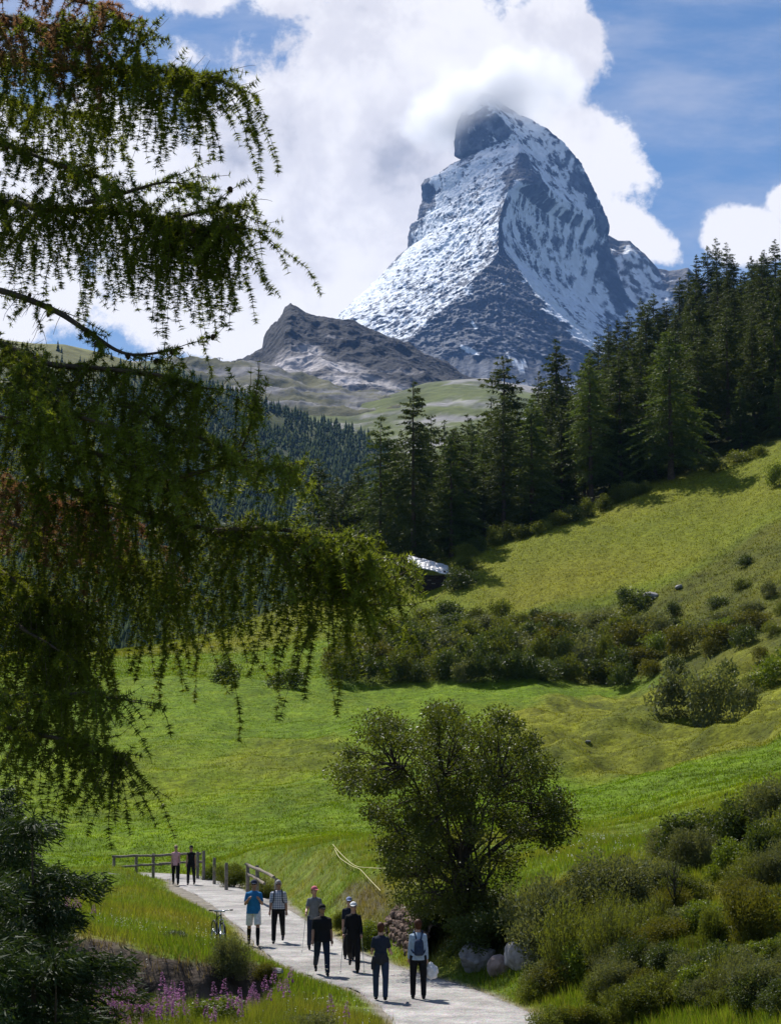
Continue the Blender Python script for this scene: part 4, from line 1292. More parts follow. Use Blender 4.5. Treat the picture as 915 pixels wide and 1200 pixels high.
def low_left(x, y):      # lower grass beside the trodden edge
    return np.clip(.35 + path_dist(x, y) * .6, .35, 1.0)
grass('meadow_grass', 260000, -20, 940, 108, 275, .16, .07, 31, dry=.03, kind_label='short bright green meadow grass', tuft=2, gain=1.1)
grass('slope_grass', 120000, -20, 940, 262, 372, .28, .13, 32, dry=.05, kind_label='yellow green grass of the sunny upper slope', tuft=2, gain=1.05)
grass('wayside_grass', 150000, -60, 960, 46, 112, .30, .022, 33, dry=.16, kind_label='tall rough grass on the banks beside the path', tuft=3, hk=low_left)
grass('bank_grass', 90000, -60, 470, 33.5, 43.5, .48, .013, 34, dry=.22, kind_label='tall feathery grass of the foreground bank', tuft=3, hk=low_left)
grass('bank_grass', 80000, 540, 1000, 33, 48, .38, .015, 35, dry=.2, kind_label='tall grass at the foot of the right bank', tuft=3, hk=low_left)

def flower_dots(name, lab, n, box, size, col, seed, h=.25):
    rs, x, y, z, nz = scatter(n, *box, seed)
    k = (fbm(x / 2.5, y / 2.5, 2.0, 2) > .05) & (path_dist(x, y) > .2)
    x, y, z = x[k], y[k], z[k]; n = len(x)
    a = Acc()
    for j in range(3):
        p = np.stack([x, y, z + h * rs.uniform(.6, 1.2, n)], 1)
        d = unit(rs.normal(size=(n, 3))); s = unit(rs.normal(size=(n, 3)))
        a.add(*quads_leaf(p, d, s, np.full(n, size) * rs.uniform(.6, 1.3, n), np.full(n, size * .8)))
    tag(link(name, a.mesh(name), mat_leaf(name + '_petals', col, .3, None, 3, tcol=(1, 1, 1), rand=0)), lab, 'flowers', kind='stuff')
flower_dots('white_wildflowers', 'scattered small white umbel flowers in the grass', 900, (560, 930, 60, 130), .045, (.5, .5, .42), 51)
flower_dots('white_wildflowers', 'small white flower heads on the foreground bank', 900, (60, 470, 35, 62), .03, (.5, .5, .42), 52, .4)
flower_dots('yellow_wildflowers', 'scattered yellow flower heads beside the path', 700, (240, 480, 56, 100), .035, (.4, .33, .04), 53, .3)

def fireweed_proto(seed):
    rs = np.random.RandomState(seed); H = rs.uniform(.95, 1.25)
    t = np.linspace(0, 1, 7); bx, by = rs.normal() * .12, rs.normal() * .12
    ctr = lambda q: np.stack([bx * q ** 2, by * q ** 2, H * q], -1)
    st = Acc(); st.add(*tube(ctr(t), .006 * (1 - .6 * t), 4))
    n = 60; q = rs.uniform(.15, .72, n); az = rs.rand(n) * 6.28
    d = np.stack([np.cos(az), np.sin(az), np.full(n, .25)], 1); s = np.stack([-np.sin(az), np.cos(az), rs.normal(size=n) * .4], 1)
    lf = Acc(); lf.add(*quads_leaf(ctr(q), unit(d), unit(s), rs.uniform(.08, .14, n), rs.uniform(.014, .02, n)))
    n = 90; q = rs.uniform(.66, 1.0, n); az = rs.rand(n) * 6.28
    rad = (.075 * (1.03 - q) / .34 + .012)
    p = ctr(q) + np.stack([np.cos(az), np.sin(az), np.zeros(n)], 1) * rad[:, None] * .6
    d = unit(np.stack([np.cos(az), np.sin(az), rs.normal(size=n) * .5], 1)); s = unit(rs.normal(size=(n, 3)))
    fl = Acc(); fl.add(*quads_leaf(p, d, s, rad * rs.uniform(.4, .8, n) + .012, rad * .5 + .01))
    return st.mesh('fireweed_stem'), lf.mesh('fireweed_leaves'), fl.mesh('fireweed_flowers')
def build_fireweed():
    rs = np.random.RandomState(61)
    mf = mat_leaf('fireweed_petals', (.25, .10, .22), .35, (.37, .19, .33), 9, .6, .2, tcol=(1.1, .9, 1.05), rand=.2)
    protos = [fireweed_proto(i) for i in range(5)]
    for a, b, c in protos: a.materials.append(L_RED); b.materials.append(L_OLIVE); c.materials.append(mf)
    spots = []
    for _ in range(85): spots.append((rs.normal(145, 70), rs.uniform(34.6, 38.2)))
    for _ in range(30): spots.append((rs.uniform(70, 430), rs.uniform(35.5, 41)))
    spots += [(rs.normal(88, 10), rs.uniform(55, 58)) for _ in range(12)] + [(rs.normal(300, 26), rs.uniform(41.5, 44)) for _ in range(14)]
    for px, Y in spots:
        x = (px - 457.5) / F * Y
        if path_dist(np.array([x]), np.array([Y]))[0] < .3: continue
        z = float(zt(np.array([x]), np.array([Y]))[0])
        s_, l_, f_ = protos[rs.randint(5)]
        r = empty('fireweed', (x, Y, z - .03), rs.rand() * 6.28, label='tall fireweed with a magenta flower spike among the foreground grasses left of the path' if Y < 50 else 'pink fireweed beside the dark young conifer, away from the main patch', cat='flower', group='pink fireweed left of the path')
        k = rs.uniform(.5, .9); r.scale = (k, k, k)
        link('stem', s_, None, r); link('leaf', l_, None, r); link('flower_spike', f_, None, r)
build_fireweed()

# ---------------------------------------------------------------- young conifer in the lower left
def build_young_conifers():
    for i, (x, y, H, Rr, lab) in enumerate([(-4.3, 25.0, 3.8, 1.9, 'feathery dark young conifer filling the lower left corner'),
                                            (-5.4, 28.5, 4.6, 1.8, 'second dark young conifer behind it at the left edge, under the larch twigs'),
                                            (-3.75, 23.2, 2.1, 1.25, 'lowest dark conifer bush at the bottom left corner'),
                                            (-4.75, 23.6, 3.0, 1.6, 'dark young conifer in front of the others at the left edge'),
                                            (-5.0, 26.8, 4.0, 1.7, 'dark young conifer between two taller ones at the left edge'),
                                            (-4.25, 21.9, 2.1, 1.4, 'squat dark young conifer nearest the bottom left corner')]):
        cm, tm = conifer_mesh(300 + i, H, Rr, .0, 13, spray=(.115, .022), taper=.8, droop=.12, gap=.04)
        # extra density: finer whorls
        z = float(zt(np.array([x]), np.array([y]))[0])
        r = empty('young_conifer', (x, y, z - .1), label=lab, cat='tree')
        link('crown', cm, mat_leaf('young_needles_%d' % i, (.020, .040, .013), .25, (.045, .075, .022), 2.5, .6, .2), r)
        link('trunk', tm, BARK, r)
        cm2, _ = conifer_mesh(320 + i, H * .97, Rr * .95, .0, 13, spray=(.115, .022), taper=.75, droop=.1, gap=.0)
        o = link('inner_twigs', cm2, cm.materials[0], r); o.rotation_euler.z = 1.0
        cm3, _ = conifer_mesh(340 + i, H * .95, Rr * .9, .0, 13, spray=(.115, .022), taper=.75, droop=.15, gap=.0)
        o = link('inner_twigs', cm3, cm.materials[0], r); o.rotation_euler.z = 2.1
build_young_conifers()
# ---------------------------------------------------------------- the great larch whose boughs hang into view
def build_larch():
    rs = np.random.RandomState(17)
    M_N = mat_leaf('larch_needles', (.078, .108, .014), .5, (.15, .185, .022), 2.2, .5, .25, rand=0)
    M_F = mat_leaf('fresh_larch_needles', (.11, .155, .022), .5, (.20, .25, .045), 3.0, .45, .35, rand=0)
    M_D = mat_leaf('dry_larch_needles', (.18, .115, .055), .5, (.26, .165, .095), 3.0, .6, .2, tcol=(1.3, 1, .8), rand=0)
    M_T = mat_simple('larch_twig', (.085, .062, .045), .85, .15, .3, 9, .004, 60)
    M_C = mat_simple('larch_cone', (.045, .026, .017), .8, .2, .3, 60, .002, 300)
    X0 = -3.75; Y0 = 13.6
    zb = float(zt(np.array([X0]), np.array([Y0]))[0])
    root = empty('larch_tree', (X0, Y0, zb), label='old larch whose long drooping boughs hang into view along the whole left side', cat='tree')
    B = np.array([X0, Y0, zb])
    hs = np.linspace(-.5, 15, 16)
    P = np.stack([.08 * np.sin(hs * .5), .06 * np.cos(hs * .4), hs], 1)
    v, f = tube(P, .24 * (1 - hs / 20), 12)
    me = mesh_np('larch_trunk', v, f, True); link('trunk', me, BARK, root)

    # cone
    bm = bmesh.new(); bmesh.ops.create_uvsphere(bm, u_segments=8, v_segments=6, radius=1)
    for q in bm.verts:
        k = 1 + .18 * math.sin(q.co.z * 16) ; q.co = Vector((q.co.x * .013 * k, q.co.y * .013 * k, q.co.z * .017))
    cone_me = bpy.data.meshes.new('larch_cone'); bm.to_mesh(cone_me); bm.free(); cone_me.materials.append(M_C)
    ncone = [0]

    # boughs: points (px, py, Y), leaf kind, twig density, strand length range (m), spread in depth, spikes
    boughs = [
        dict(p=[(-120, 10, 13), (-20, 22, 12.6), (40, 36, 12.4), (90, 46, 12.2), (125, 38, 12.0)], kind='D', dens=.5, L=(.25, .60), spk=.5, up=.5),
        dict(p=[(-120, -40, 13), (0, -12, 12.8), (60, -6, 12.4), (110, 6, 12.2), (128, 12, 12)], kind='D', dens=.45, L=(.15, .40), spk=.6, up=.6),
        dict(p=[(-130, 60, 13.4), (-20, 62, 13), (60, 78, 12.6), (130, 84, 12.3), (170, 80, 12.1), (210, 86, 11.9), (246, 90, 11.8)], kind='N', dens=1.7, L=(.25, .75), spk=1.0, up=.5),
        dict(p=[(120, 84, 12.3), (150, 66, 12.2), (165, 48, 12.1), (172, 40, 12.1)], kind='N', dens=.8, L=(.06, .2), spk=1.0, up=.7),
        dict(p=[(-130, 150, 13.4), (-20, 165, 13), (30, 178, 12.7), (60, 190, 12.5), (110, 205, 12.3)], kind='N', dens=.9, L=(.15, .4), spk=.6, up=.5),
        dict(p=[(-130, 215, 13.4), (-20, 232, 13), (60, 245, 12.6), (140, 248, 12.3), (190, 260, 12.0), (235, 270, 11.8), (272, 268, 11.7)], kind='N', dens=2.0, L=(.3, .8), spk=1.0, up=.6),
        dict(p=[(100, 238, 12.3), (150, 225, 12.1), (190, 214, 12.0), (220, 216, 11.9)], kind='F', dens=1.1, L=(.12, .35), spk=1.0, up=.8),
        dict(p=[(180, 262, 12.1), (220, 252, 11.9), (255, 244, 11.8), (278, 240, 11.8)], kind='N', dens=1.4, L=(.2, .62), spk=1.2, up=.9),
        dict(p=[(-130, 320, 13.2), (-10, 338, 12.8), (60, 362, 12.5), (100, 386, 12.3), (150, 415, 12.1), (215, 408, 12.0)], kind='N', dens=.45, L=(.1, .35), spk=.3, up=.3, bare=True),
        dict(p=[(-130, 380, 12.6), (-10, 400, 12.2), (50, 425, 12), (120, 432, 11.8), (190, 440, 11.6), (230, 452, 11.5)], kind='N', dens=1.1, L=(.45, 1.0), spk=.5, up=.4),
        dict(p=[(-130, 405, 12.2), (-20, 420, 12), (30, 440, 11.7), (60, 470, 11.5)], kind='F', dens=1.5, L=(.15, .45), spk=.8, up=.8),
        dict(p=[(140, 470, 11.8), (200, 500, 11.6), (250, 520, 11.5), (300, 545, 11.4), (330, 548, 11.3)], kind='F', dens=1.3, L=(.12, .42), spk=1.2, up=.9),
        dict(p=[(210, 560, 11.6), (270, 540, 11.5), (290, 510, 11.4), (296, 488, 11.4)], kind='F', dens=1.1, L=(.06, .22), spk=1.1, up=1.0),
        dict(p=[(-130, 470, 12.8), (0, 490, 12.4), (80, 520, 12), (150, 545, 11.8), (215, 560, 11.7)], kind='N', dens=1.15, L=(.5, 1.3), spk=.4, up=.3),
        dict(p=[(-130, 540, 13), (0, 560, 12.6), (60, 585, 12.3), (120, 600, 12.1)], kind='D', dens=1.1, L=(.2, .6), spk=.4, up=.4),
        dict(p=[(-130, 590, 13.2), (0, 610, 12.9), (80, 640, 12.5), (150, 660, 12.2), (210, 690, 12)], kind='N', dens=1.0, L=(.4, 1.1), spk=.4, up=.3),
        dict(p=[(40, 560, 12.1), (130, 590, 11.9), (220, 615, 11.7), (300, 628, 11.5), (355, 640, 11.3), (405, 655, 11.2)], kind='N', dens=1.45, L=(.4, 1.05), spk=.7, up=.5),
        dict(p=[(250, 622, 11.6), (320, 620, 11.4), (380, 630, 11.3), (405, 643, 11.2), (428, 655, 11.1)], kind='F', dens=1.5, L=(.08, .26), spk=1.3, up=1.0),
        dict(p=[(390, 690, 11.3), (410, 680, 11.2), (425, 668, 11.1), (438, 660, 11.0)], kind='F', dens=1.1, L=(.08, .3), spk=1.2, up=.9),
        dict(p=[(330, 650, 11.5), (400, 690, 11.3), (420, 708, 11.2), (435, 710, 11.1)], kind='F', dens=1.0, L=(.06, .28), spk=1.0, up=.8),
        dict(p=[(-130, 800, 12.4), (-10, 812, 12), (50, 818, 11.8), (100, 812, 11.6), (128, 818, 11.5)], kind='F', dens=1.1, L=(.12, .5), spk=.6, up=.5),
        dict(p=[(-130, 700, 12.8), (-10, 720, 12.3), (40, 745, 12), (90, 775, 11.8)], kind='N', dens=1.1, L=(.35, .9), spk=.5, up=.4),
        dict(p=[(-130, 840, 12.4), (-10, 850, 12), (50, 862, 11.7), (100, 872, 11.5), (130, 885, 11.4)], kind='N', dens=1.2, L=(.2, .6), spk=.7, up=.5),
    ]
    boughs.append(dict(p=[(-130, 640, 13), (-20, 660, 12.6), (30, 690, 12.3), (80, 715, 12.1)], kind='N', dens=1.6, L=(.4, 1.0), spk=.4, up=.3))
    boughs.append(dict(p=[(-130, 0, 13), (-20, 14, 12.6), (40, 28, 12.4), (95, 34, 12.2), (130, 30, 12.0)], kind='N', dens=1.0, L=(.2, .5), spk=.8, up=.6))
    boughs.append(dict(p=[(-130, 430, 12.2), (-20, 450, 11.9), (60, 480, 11.6), (130, 500, 11.4), (180, 530, 11.3)], kind='F', dens=.8, L=(.2, .6), spk=.8, up=.8))
    boughs.append(dict(p=[(-130, 95, 13.8), (-20, 110, 13.6), (50, 128, 13.4), (120, 140, 13.2)], kind='N', dens=1.2, L=(.2, .55), spk=.6, up=.5))
    for bi, b in enumerate(boughs):
        pts = resample(np.array([at(*q) for q in b['p']]), 40)
        length = np.linalg.norm(np.diff(pts, axis=0), axis=1).sum()
        Tw = Acc(); NP, ND, NK = [], [], []
        r0 = .011 + .006 * length
        # join the bough to the trunk behind the frame's edge
        if b['p'][0][0] < -50:
            st = np.array([X0, Y0, pts[0][2] + .35])
            t = np.linspace(0, 1, 6)[:, None]
            pts = np.concatenate([st * (1 - t[:-1]) + pts[0] * t[:-1], pts]); r0 *= 1.2
        Tw.add(*tube(pts - B, r0 * (1 - .82 * np.linspace(0, 1, len(pts))), 6))
        T = unit(np.gradient(pts, axis=0))
        def strand(p0, d0, L_, sag, needles=True, r=.0028, step=.014, kindmix=0.0):
            n = max(4, int(L_ / .05)); q = [np.array(p0)]; d = np.array(d0, float)
            for _ in range(n):
                d = d + np.array([0, 0, -sag]) + rs.normal(size=3) * .11; d /= np.linalg.norm(d); q.append(q[-1] + d * L_ / n)
            q = np.array(q)
            Tw.add(*tube(q - B, r * (1 - .6 * np.linspace(0, 1, len(q))), 3))
            if needles:
                m = int(L_ / step)
                s = np.sort(rs.rand(m)) * (len(q) - 1.001); i = s.astype(int); f = (s - i)[:, None]
                NP.append(q[i] * (1 - f) + q[i + 1] * f); ND.append(unit(q[i + 1] - q[i]))
            return q
        nsec = int(length * 24 * b['dens'])
        for _ in range(nsec):
            i = rs.randint(6, len(pts)) if len(pts) > 40 else rs.randint(0, len(pts))
            if pts[i][0] / pts[i][1] < -.245: continue
            p0 = pts[i]
            # side twig reaching outward/forward/back, then strings hang from it
            az = rs.uniform(-1, 1) * 1.35
            hd = T[i] * math.cos(az) + np.array([-T[i][1], T[i][0], 0]) * math.sin(az) * (1 if rs.rand() < .5 else -1)
            hd = unit(hd + np.array([0, 0, rs.uniform(-.1, .45) * b['up']]))
            l2 = rs.uniform(.10, .50) * (1.1 - .4 * i / len(pts))
            side = strand(p0, hd, l2, .03, r=.004, step=.016)
            for _k in range(rs.randint(1, 4)):
                j = rs.randint(1, len(side))
                L_ = rs.uniform(*b['L']) * rs.uniform(.6, 1.05)
                strand(side[j], unit(np.array([rs.normal() * .45, rs.normal() * .45, -.5])), L_, .13, needles=not (b.get('bare') and rs.rand() < .6), step=.012)
            if rs.rand() < .5 * b['spk']:
                strand(side[-1], unit(hd * .9 + np.array([.25, 0, .55]) + rs.normal(size=3) * .25), rs.uniform(.05, .16), -.02, needles=rs.rand() < .7, r=.0022, step=.018)
            if ncone[0] < 95 and rs.rand() < (.22 if not b.get('bare') else .7):
                q = side[rs.randint(len(side))] + np.array([rs.normal() * .02, rs.normal() * .02, -.02])
                if b['kind'] != 'F' or rs.rand() < .3:
                    c = link('cone', cone_me, None, root, tuple(q - B)); c.rotation_euler = (rs.uniform(-.6, .6), rs.uniform(-.6, .6), 0)
                    k = rs.uniform(.8, 1.25); c.scale = (k, k, k); ncone[0] += 1
        bough = link('bough', Tw.mesh('larch_bough', True), M_T, root)
        if NP:
            p = np.concatenate(NP); d = np.concatenate(ND); n = len(p)
            V = []
            K = 9
            for k in range(K):
                u = unit(rs.normal(size=(n, 3))); u = unit(u - d * (u * d).sum(1)[:, None] * .8 + d * .25)
                s = unit(np.cross(u, rs.normal(size=(n, 3))))
                vv, ff = tris_from(p - B, u, s, rs.uniform(.020, .040, n), np.full(n, .0055))
                V.append(vv)
            V = np.concatenate(V)
            link('needles', mesh_np('larch_needles', V, np.arange(len(V)).reshape(-1, 3)), {'N': M_N, 'F': M_F, 'D': M_D}[b['kind']], bough)
build_larch()
# ---------------------------------------------------------------- people
def ring_loft(rings, k=20):
    """closed loft through rings (centre, rx, ry) stacked upward"""
    a = np.linspace(0, 2 * math.pi, k, endpoint=False); V = []
    for c, rx, ry in rings:
        V.append(np.stack([c[0] + rx * np.cos(a), c[1] + ry * np.sin(a), np.full(k, c[2])], 1))
    n = len(rings); v = np.concatenate(V); q = grid_faces(k, n, True)
    v = np.concatenate([v, [rings[0][0]], [rings[-1][0]]]); b, t = n * k, n * k + 1
    j = np.arange(k)
    tr = np.concatenate([np.stack([(j + 1) % k, j, np.full(k, b)], 1), np.stack([(n - 1) * k + j, (n - 1) * k + (j + 1) % k, np.full(k, t)], 1)])
    return v, q, tr

def limb_loft(P, r, k=14, flat=1.0):
    """closed tube with flat ends"""
    P = np.asarray(P, float); n = len(P); r = np.broadcast_to(r, (n,))
    v, q = tube(P, r, k)
    v = np.concatenate([v, [P[0]], [P[-1]]]); j = np.arange(k)
    tr = np.concatenate([np.stack([j, (j + 1) % k, np.full(k, n * k)], 1), np.stack([(n - 1) * k + (j + 1) % k, (n - 1) * k + j, np.full(k, n * k + 1)], 1)])
    return v, q, tr

def ell(c, r, k=14, m=10, rot=None):
    th = np.linspace(.0, math.pi, m)[1:-1]
    a = np.linspace(0, 2 * math.pi, k, endpoint=False)
    v = np.stack([np.sin(th)[:, None] * np.cos(a), np.sin(th)[:, None] * np.sin(a), -np.cos(th)[:, None] * np.ones(k)], -1).reshape(-1, 3)
    v = np.concatenate([v, [[0, 0, -1]], [[0, 0, 1]]]) * np.array(r)
    if rot is not None: v = v @ np.array(Euler(rot).to_matrix()).T
    v = v + np.array(c)
    n = len(th); q = grid_faces(k, n, True); j = np.arange(k)
    tr = np.concatenate([np.stack([(j + 1) % k, j, np.full(k, n * k)], 1), np.stack([(n - 1) * k + j, (n - 1) * k + (j + 1) % k, np.full(k, n * k + 1)], 1)])
    return v, q, tr

def fuse(name, prims, voxel=.009, smooth=2):
    """several overlapping volumes made one continuous skin"""
    a = Acc()
    for v, q, t in prims:
        n = a.n; a.v.append(v); a.q.append(q + n); a.t.append(t + n); a.n += len(v)
    me = mesh_np(name, np.concatenate(a.v), [np.concatenate(a.q), np.concatenate(a.t)])
    o = bpy.data.objects.new(name, me); COL.objects.link(o)
    bm = bmesh.new(); bm.from_mesh(me); bmesh.ops.recalc_face_normals(bm, faces=bm.faces); bm.to_mesh(me); bm.free()
    m = o.modifiers.new('r', 'REMESH'); m.mode = 'VOXEL'; m.voxel_size = voxel; m.use_smooth_shade = True
    if smooth:
        s = o.modifiers.new('s', 'SMOOTH'); s.iterations = smooth; s.factor = .5
    dg = bpy.context.evaluated_depsgraph_get()
    out = bpy.data.meshes.new_from_object(o.evaluated_get(dg)); out.name = name
    bpy.data.objects.remove(o); bpy.data.meshes.remove(me)
    return out

SKIN = mat_simple('skin', (.42, .24, .17), .55, .4, .05, 20)
SKIN2 = mat_simple('tanned_skin', (.32, .17, .11), .55, .4, .05, 20)
def cloth(name, c, rough=.9, var=.12, **k): return mat_simple(name, c, rough, .15, var, 14, .004, 40, **k)

def plaid(name):
    m, nt, N, L = nodemat(name)
    out = N('ShaderNodeOutputMaterial'); b = N('ShaderNodeBsdfPrincipled'); L(b.outputs[0], out.inputs[0]); b.inputs['Roughness'].default_value = .9
    tc = N('ShaderNodeTexCoord'); sp = N('ShaderNodeSeparateXYZ'); L(tc.outputs['Object'], sp.inputs[0])
    res = []
    for ax in ('X', 'Z'):
        a = N('ShaderNodeMath'); a.operation = 'MULTIPLY'; a.inputs[1].default_value = 15.0; L(sp.outputs[ax], a.inputs[0])
        f = N('ShaderNodeMath'); f.operation = 'FRACT'; L(a.outputs[0], f.inputs[0])
        g = N('ShaderNodeMath'); g.operation = 'GREATER_THAN'; g.inputs[1].default_value = .68; L(f.outputs[0], g.inputs[0]); res.append(g.outputs[0])
    s = N('ShaderNodeMath'); s.operation = 'ADD'; L(res[0], s.inputs[0]); L(res[1], s.inputs[1])
    cr = N('ShaderNodeValToRGB'); cr.color_ramp.elements[0].color = (.50, .50, .53, 1); cr.color_ramp.elements[1].color = (.06, .08, .14, 1)
    x = cr.color_ramp.elements.new(.5); x.color = (.22, .25, .33, 1)
    h = N('ShaderNodeMath'); h.operation = 'MULTIPLY'; h.inputs[1].default_value = .5; L(s.outputs[0], h.inputs[0])
    L(h.outputs[0], cr.inputs[0]); L(cr.outputs[0], b.inputs['Base Color'])
    return m

def rotx(v, a): return np.array([v[0], v[1] * math.cos(a) - v[2] * math.sin(a), v[1] * math.sin(a) + v[2] * math.cos(a)])
def rotz(v, a): return np.array([v[0] * math.cos(a) - v[1] * math.sin(a), v[0] * math.sin(a) + v[1] * math.cos(a), v[2]])
def path_point(px, py, z=.058):
    Y = 12000.0 / (py - 912)
    for _ in range(30):
        p = at(px, py, Y); Y *= 1 + (p[2] - z) / (CZ - z) * .8
    return Vector((at(px, py, Y)[0], Y, z))

def make_person(px, py, head_py, label, face=0.0, legs=((.0, 0), (.0, 0)), arms=((.05, .12, .15), (.05, .12, .15)), fem=False, skin=SKIN, shirt=None, sleeve=.55, trousers=None, short=False,
                socks=None, shoe=None, hair=None, hair_len=0, cap=None, brim=True, visor=False, glasses=True, build=1.0, extra=None, head_turn=0.0, lean=0.03, shirt_drop=.86):
    """local front is -Y; arms: (swing forward, out from the side, elbow bend) for left(+x) then right(-x)"""
    p = path_point(px, py)
    H = (py - head_py) / F * p.y * 1.005
    k = H / 1.76
    sh = .145 if fem else .168
    hipx = .095
    J = {}
    def leg(side, th, kn):
        hip = np.array([side * hipx, 0, .93]); d = unit(rotx(np.array([side * .05, 0, -1.0]), -th))      # forward swing = toward -Y
        knee = hip + d * .44
        d2 = rotx(np.array([0, 0, -1.0]), -th + kn)
        ank = knee + d2 * .42
        toe_d = rotx(np.array([0, -1.0, 0]), -th * .2 + kn * .85) if kn > .25 else np.array([0, -1.0, 0])
        return hip, knee, ank, toe_d
    legs = [(a * 1.35, b * 1.3) for a, b in legs]
    LG = [leg(1, *legs[0]), leg(-1, *legs[1])]
    low = min(l[2][2] for l in LG) - .085
    AR = []; ly_ = -lean
    for side, (sw, outw, el) in zip((1, -1), arms):
        s = np.array([side * sh, ly_ * .8, 1.395])
        d = rotx(np.array([0, 0, -1.0]), -sw); d = unit(d + np.array([side * outw, 0, 0]))
        e = s + d * .285
        inward = -side * (.5 if el > 1.2 else .05)
        d2 = rotx(np.array([0, 0, -1.0]), -(sw + el)); d2 = unit(d2 + np.array([side * outw * .5 + inward * (el > 1.2), 0, 0]))
        w = e + d2 * .245
        AR.append((s, e, w, d2))
    off = np.array([0, 0, -low])
    def T(v): return (np.asarray(v, float) + off) * k
    def TP(prim): v, q, t = prim; return ((v + off) * k, q, t)
    def cap_(P, r): return TP(limb_loft(np.array(P), np.array(r)))
    tw, td = (.145, .10) if fem else (.165, .112)
    build = build * (1.04 if fem else 1.10); tw *= build; td *= build * (1 + (build - 1))
    ly = -lean
    # body
    pr = []
    torso = [((0, 0, .86), .12, .09), ((0, 0, .93), tw * 1.0, td * 1.02), ((0, 0, 1.03), tw * .93, td * .95), ((0, ly * .3, 1.12), tw * (.82 if fem else .92), td * .92), ((0, ly * .5, 1.24), tw * .97, td * 1.02),
             ((0, ly * .7, 1.35), tw * 1.08, td * 1.0), ((0, ly * .8, 1.41), tw * 1.06, td * .84), ((0, ly * .9, 1.455), tw * .72, td * .62)]
    pr.append(TP(ring_loft([(np.array(c), a, b) for c, a, b in torso])))
    pr.append(cap_([(0, ly, 1.42), (0, ly - .01, 1.56)], [.066, .056]))
    hc = np.array([0, ly - .02, 1.655])
    def HR(v): return rotz(np.array(v), head_turn)
    pr.append(TP(ell(hc, (.080, .098, .114)))); pr.append(TP(ell(hc + HR((0, -.022, -.055)), (.052, .062, .062))))
    pr.append(TP(ell(hc + HR((0, -.097, -.018)), (.013, .020, .022), 8, 6)))
    for s in (1, -1): pr.append(TP(ell(hc + HR((s * .076, .008, -.012)), (.010, .020, .032), 8, 6)))
    for s_, e, w, d2 in AR:
        pr.append(cap_([s_, (s_ + e) / 2, e], [.047 * build, .044, .038])); pr.append(TP(ell(s_, (.050 * build, .05, .05)))); pr.append(TP(ell(e, (.041,) * 3)))
        pr.append(cap_([e, e * .65 + w * .35, w], [.041, .040, .028]))
        side = 1 if s_[0] > 0 else -1
        c = w + d2 * .045
        pr.append(cap_([w - d2 * .01, w + d2 * .03, w + d2 * .085], [.026, .036, .034]))
        perp = unit(np.cross(d2, np.array([side * 1.0, 0, 0]))); fwd = unit(np.cross(d2, np.array([1.0, 0, 0])))
        for i, (o_, l_) in enumerate(((-.026, .058), (-.009, .068), (.009, .064), (.026, .05))):
            b0 = w + d2 * .075 + fwd * o_; m_ = b0 + d2 * l_ * .55 + np.array([-side * .008, 0, 0]); t_ = m_ + unit(d2 + np.array([-side * .6, 0, 0])) * l_ * .5
            pr.append(cap_([b0, m_, t_], [.0105, .0095, .008]))
        b0 = w + d2 * .02; t0 = -fwd if fwd[1] > 0 else fwd
        pr.append(cap_([b0, b0 + t0 * .035 + d2 * .03, b0 + t0 * .045 + d2 * .062], [.014, .012, .009]))
    for hip, kn, an, td_ in LG:
        pr.append(cap_([hip + np.array([0, 0, .03]), hip * .6 + kn * .4, kn], [.085, .078, .054])); pr.append(TP(ell(kn, (.055,) * 3)))
        pr.append(cap_([kn, kn * .7 + an * .3, an], [.054, .056, .037])); pr.append(TP(ell(an, (.04,) * 3)))
        pr.append(cap_([an + np.array([0, .03, -.03]), an + td_ * .07 + np.array([0, 0, -.045]), an + td_ * .155 + np.array([0, 0, -.06])], [.038, .036, .024]))
    root = empty('person', (p.x, p.y, p.z), face, label=label, cat='person')
    def put(name, prims, mat, vox=.011, sm=2):
        return link(name, fuse('person_' + name, prims, vox * k, sm), mat, root)
    put('body', pr, skin, .0085)
    # shirt
    g = .016
    sl = []
    sr = [((0, 0, shirt_drop), tw * 1.04 + g, td * 1.1 + g), ((0, 0, 1.03), tw * .98 + g, td * 1.0 + g)] + [(c, a + g, b + g) for c, a, b in torso[3:7]] + [((0, ly * .9, 1.455), tw * .70 + g * .6, td * .62 + g * .5), ((0, ly * .9, 1.485), tw * .40, td * .50)]
    sl.append(TP(ring_loft([(np.array(c), a, b) for c, a, b in sr])))
    for s_, e, w, d2 in AR:
        sl.append(TP(ell(s_ + np.array([0, 0, .004]), (.056 * build, .058, .054))))
        if sleeve <= 1: sl.append(cap_([s_, s_ * (1 - sleeve) + e * sleeve], [.060 * build, .058]))
        else:
            sl.append(cap_([s_, e], [.055 * build, .049])); sl.append(TP(ell(e, (.049,) * 3))); sl.append(cap_([e, w], [.049, .040]))
    put('shirt', sl, shirt)
    # trousers or shorts
    tl = [TP(ring_loft([(np.array((0, 0, .84)), .13, .10), (np.array((0, 0, .90)), tw * 1.03 + .006, td * 1.05 + .008), (np.array((0, 0, .96)), tw * 1.02 + .006, td * 1.04 + .006), (np.array((0, 0, 1.05)), tw * .95 + .006, td * .97 + .006)]))]
    for hip, kn, an, td_ in LG:
        if short:
            tl.append(cap_([hip + np.array([0, 0, .03]), hip * .1 + kn * .9], [.108, .098]))
        else:
            tl.append(cap_([hip + np.array([0, 0, .03]), hip * .5 + kn * .5, kn], [.104, .092, .074])); tl.append(TP(ell(kn, (.074,) * 3))); tl.append(cap_([kn, kn * .6 + an * .4, an + (an - kn) * .04], [.074, .070, .060]))
    put('shorts' if short else 'trousers', tl, trousers)
    if socks:
        so = []
        for hip, kn, an, td_ in LG: so.append(cap_([kn * .92 + an * .08, kn * .65 + an * .35, an], [.058, .062, .044]))
        put('socks', so, socks)
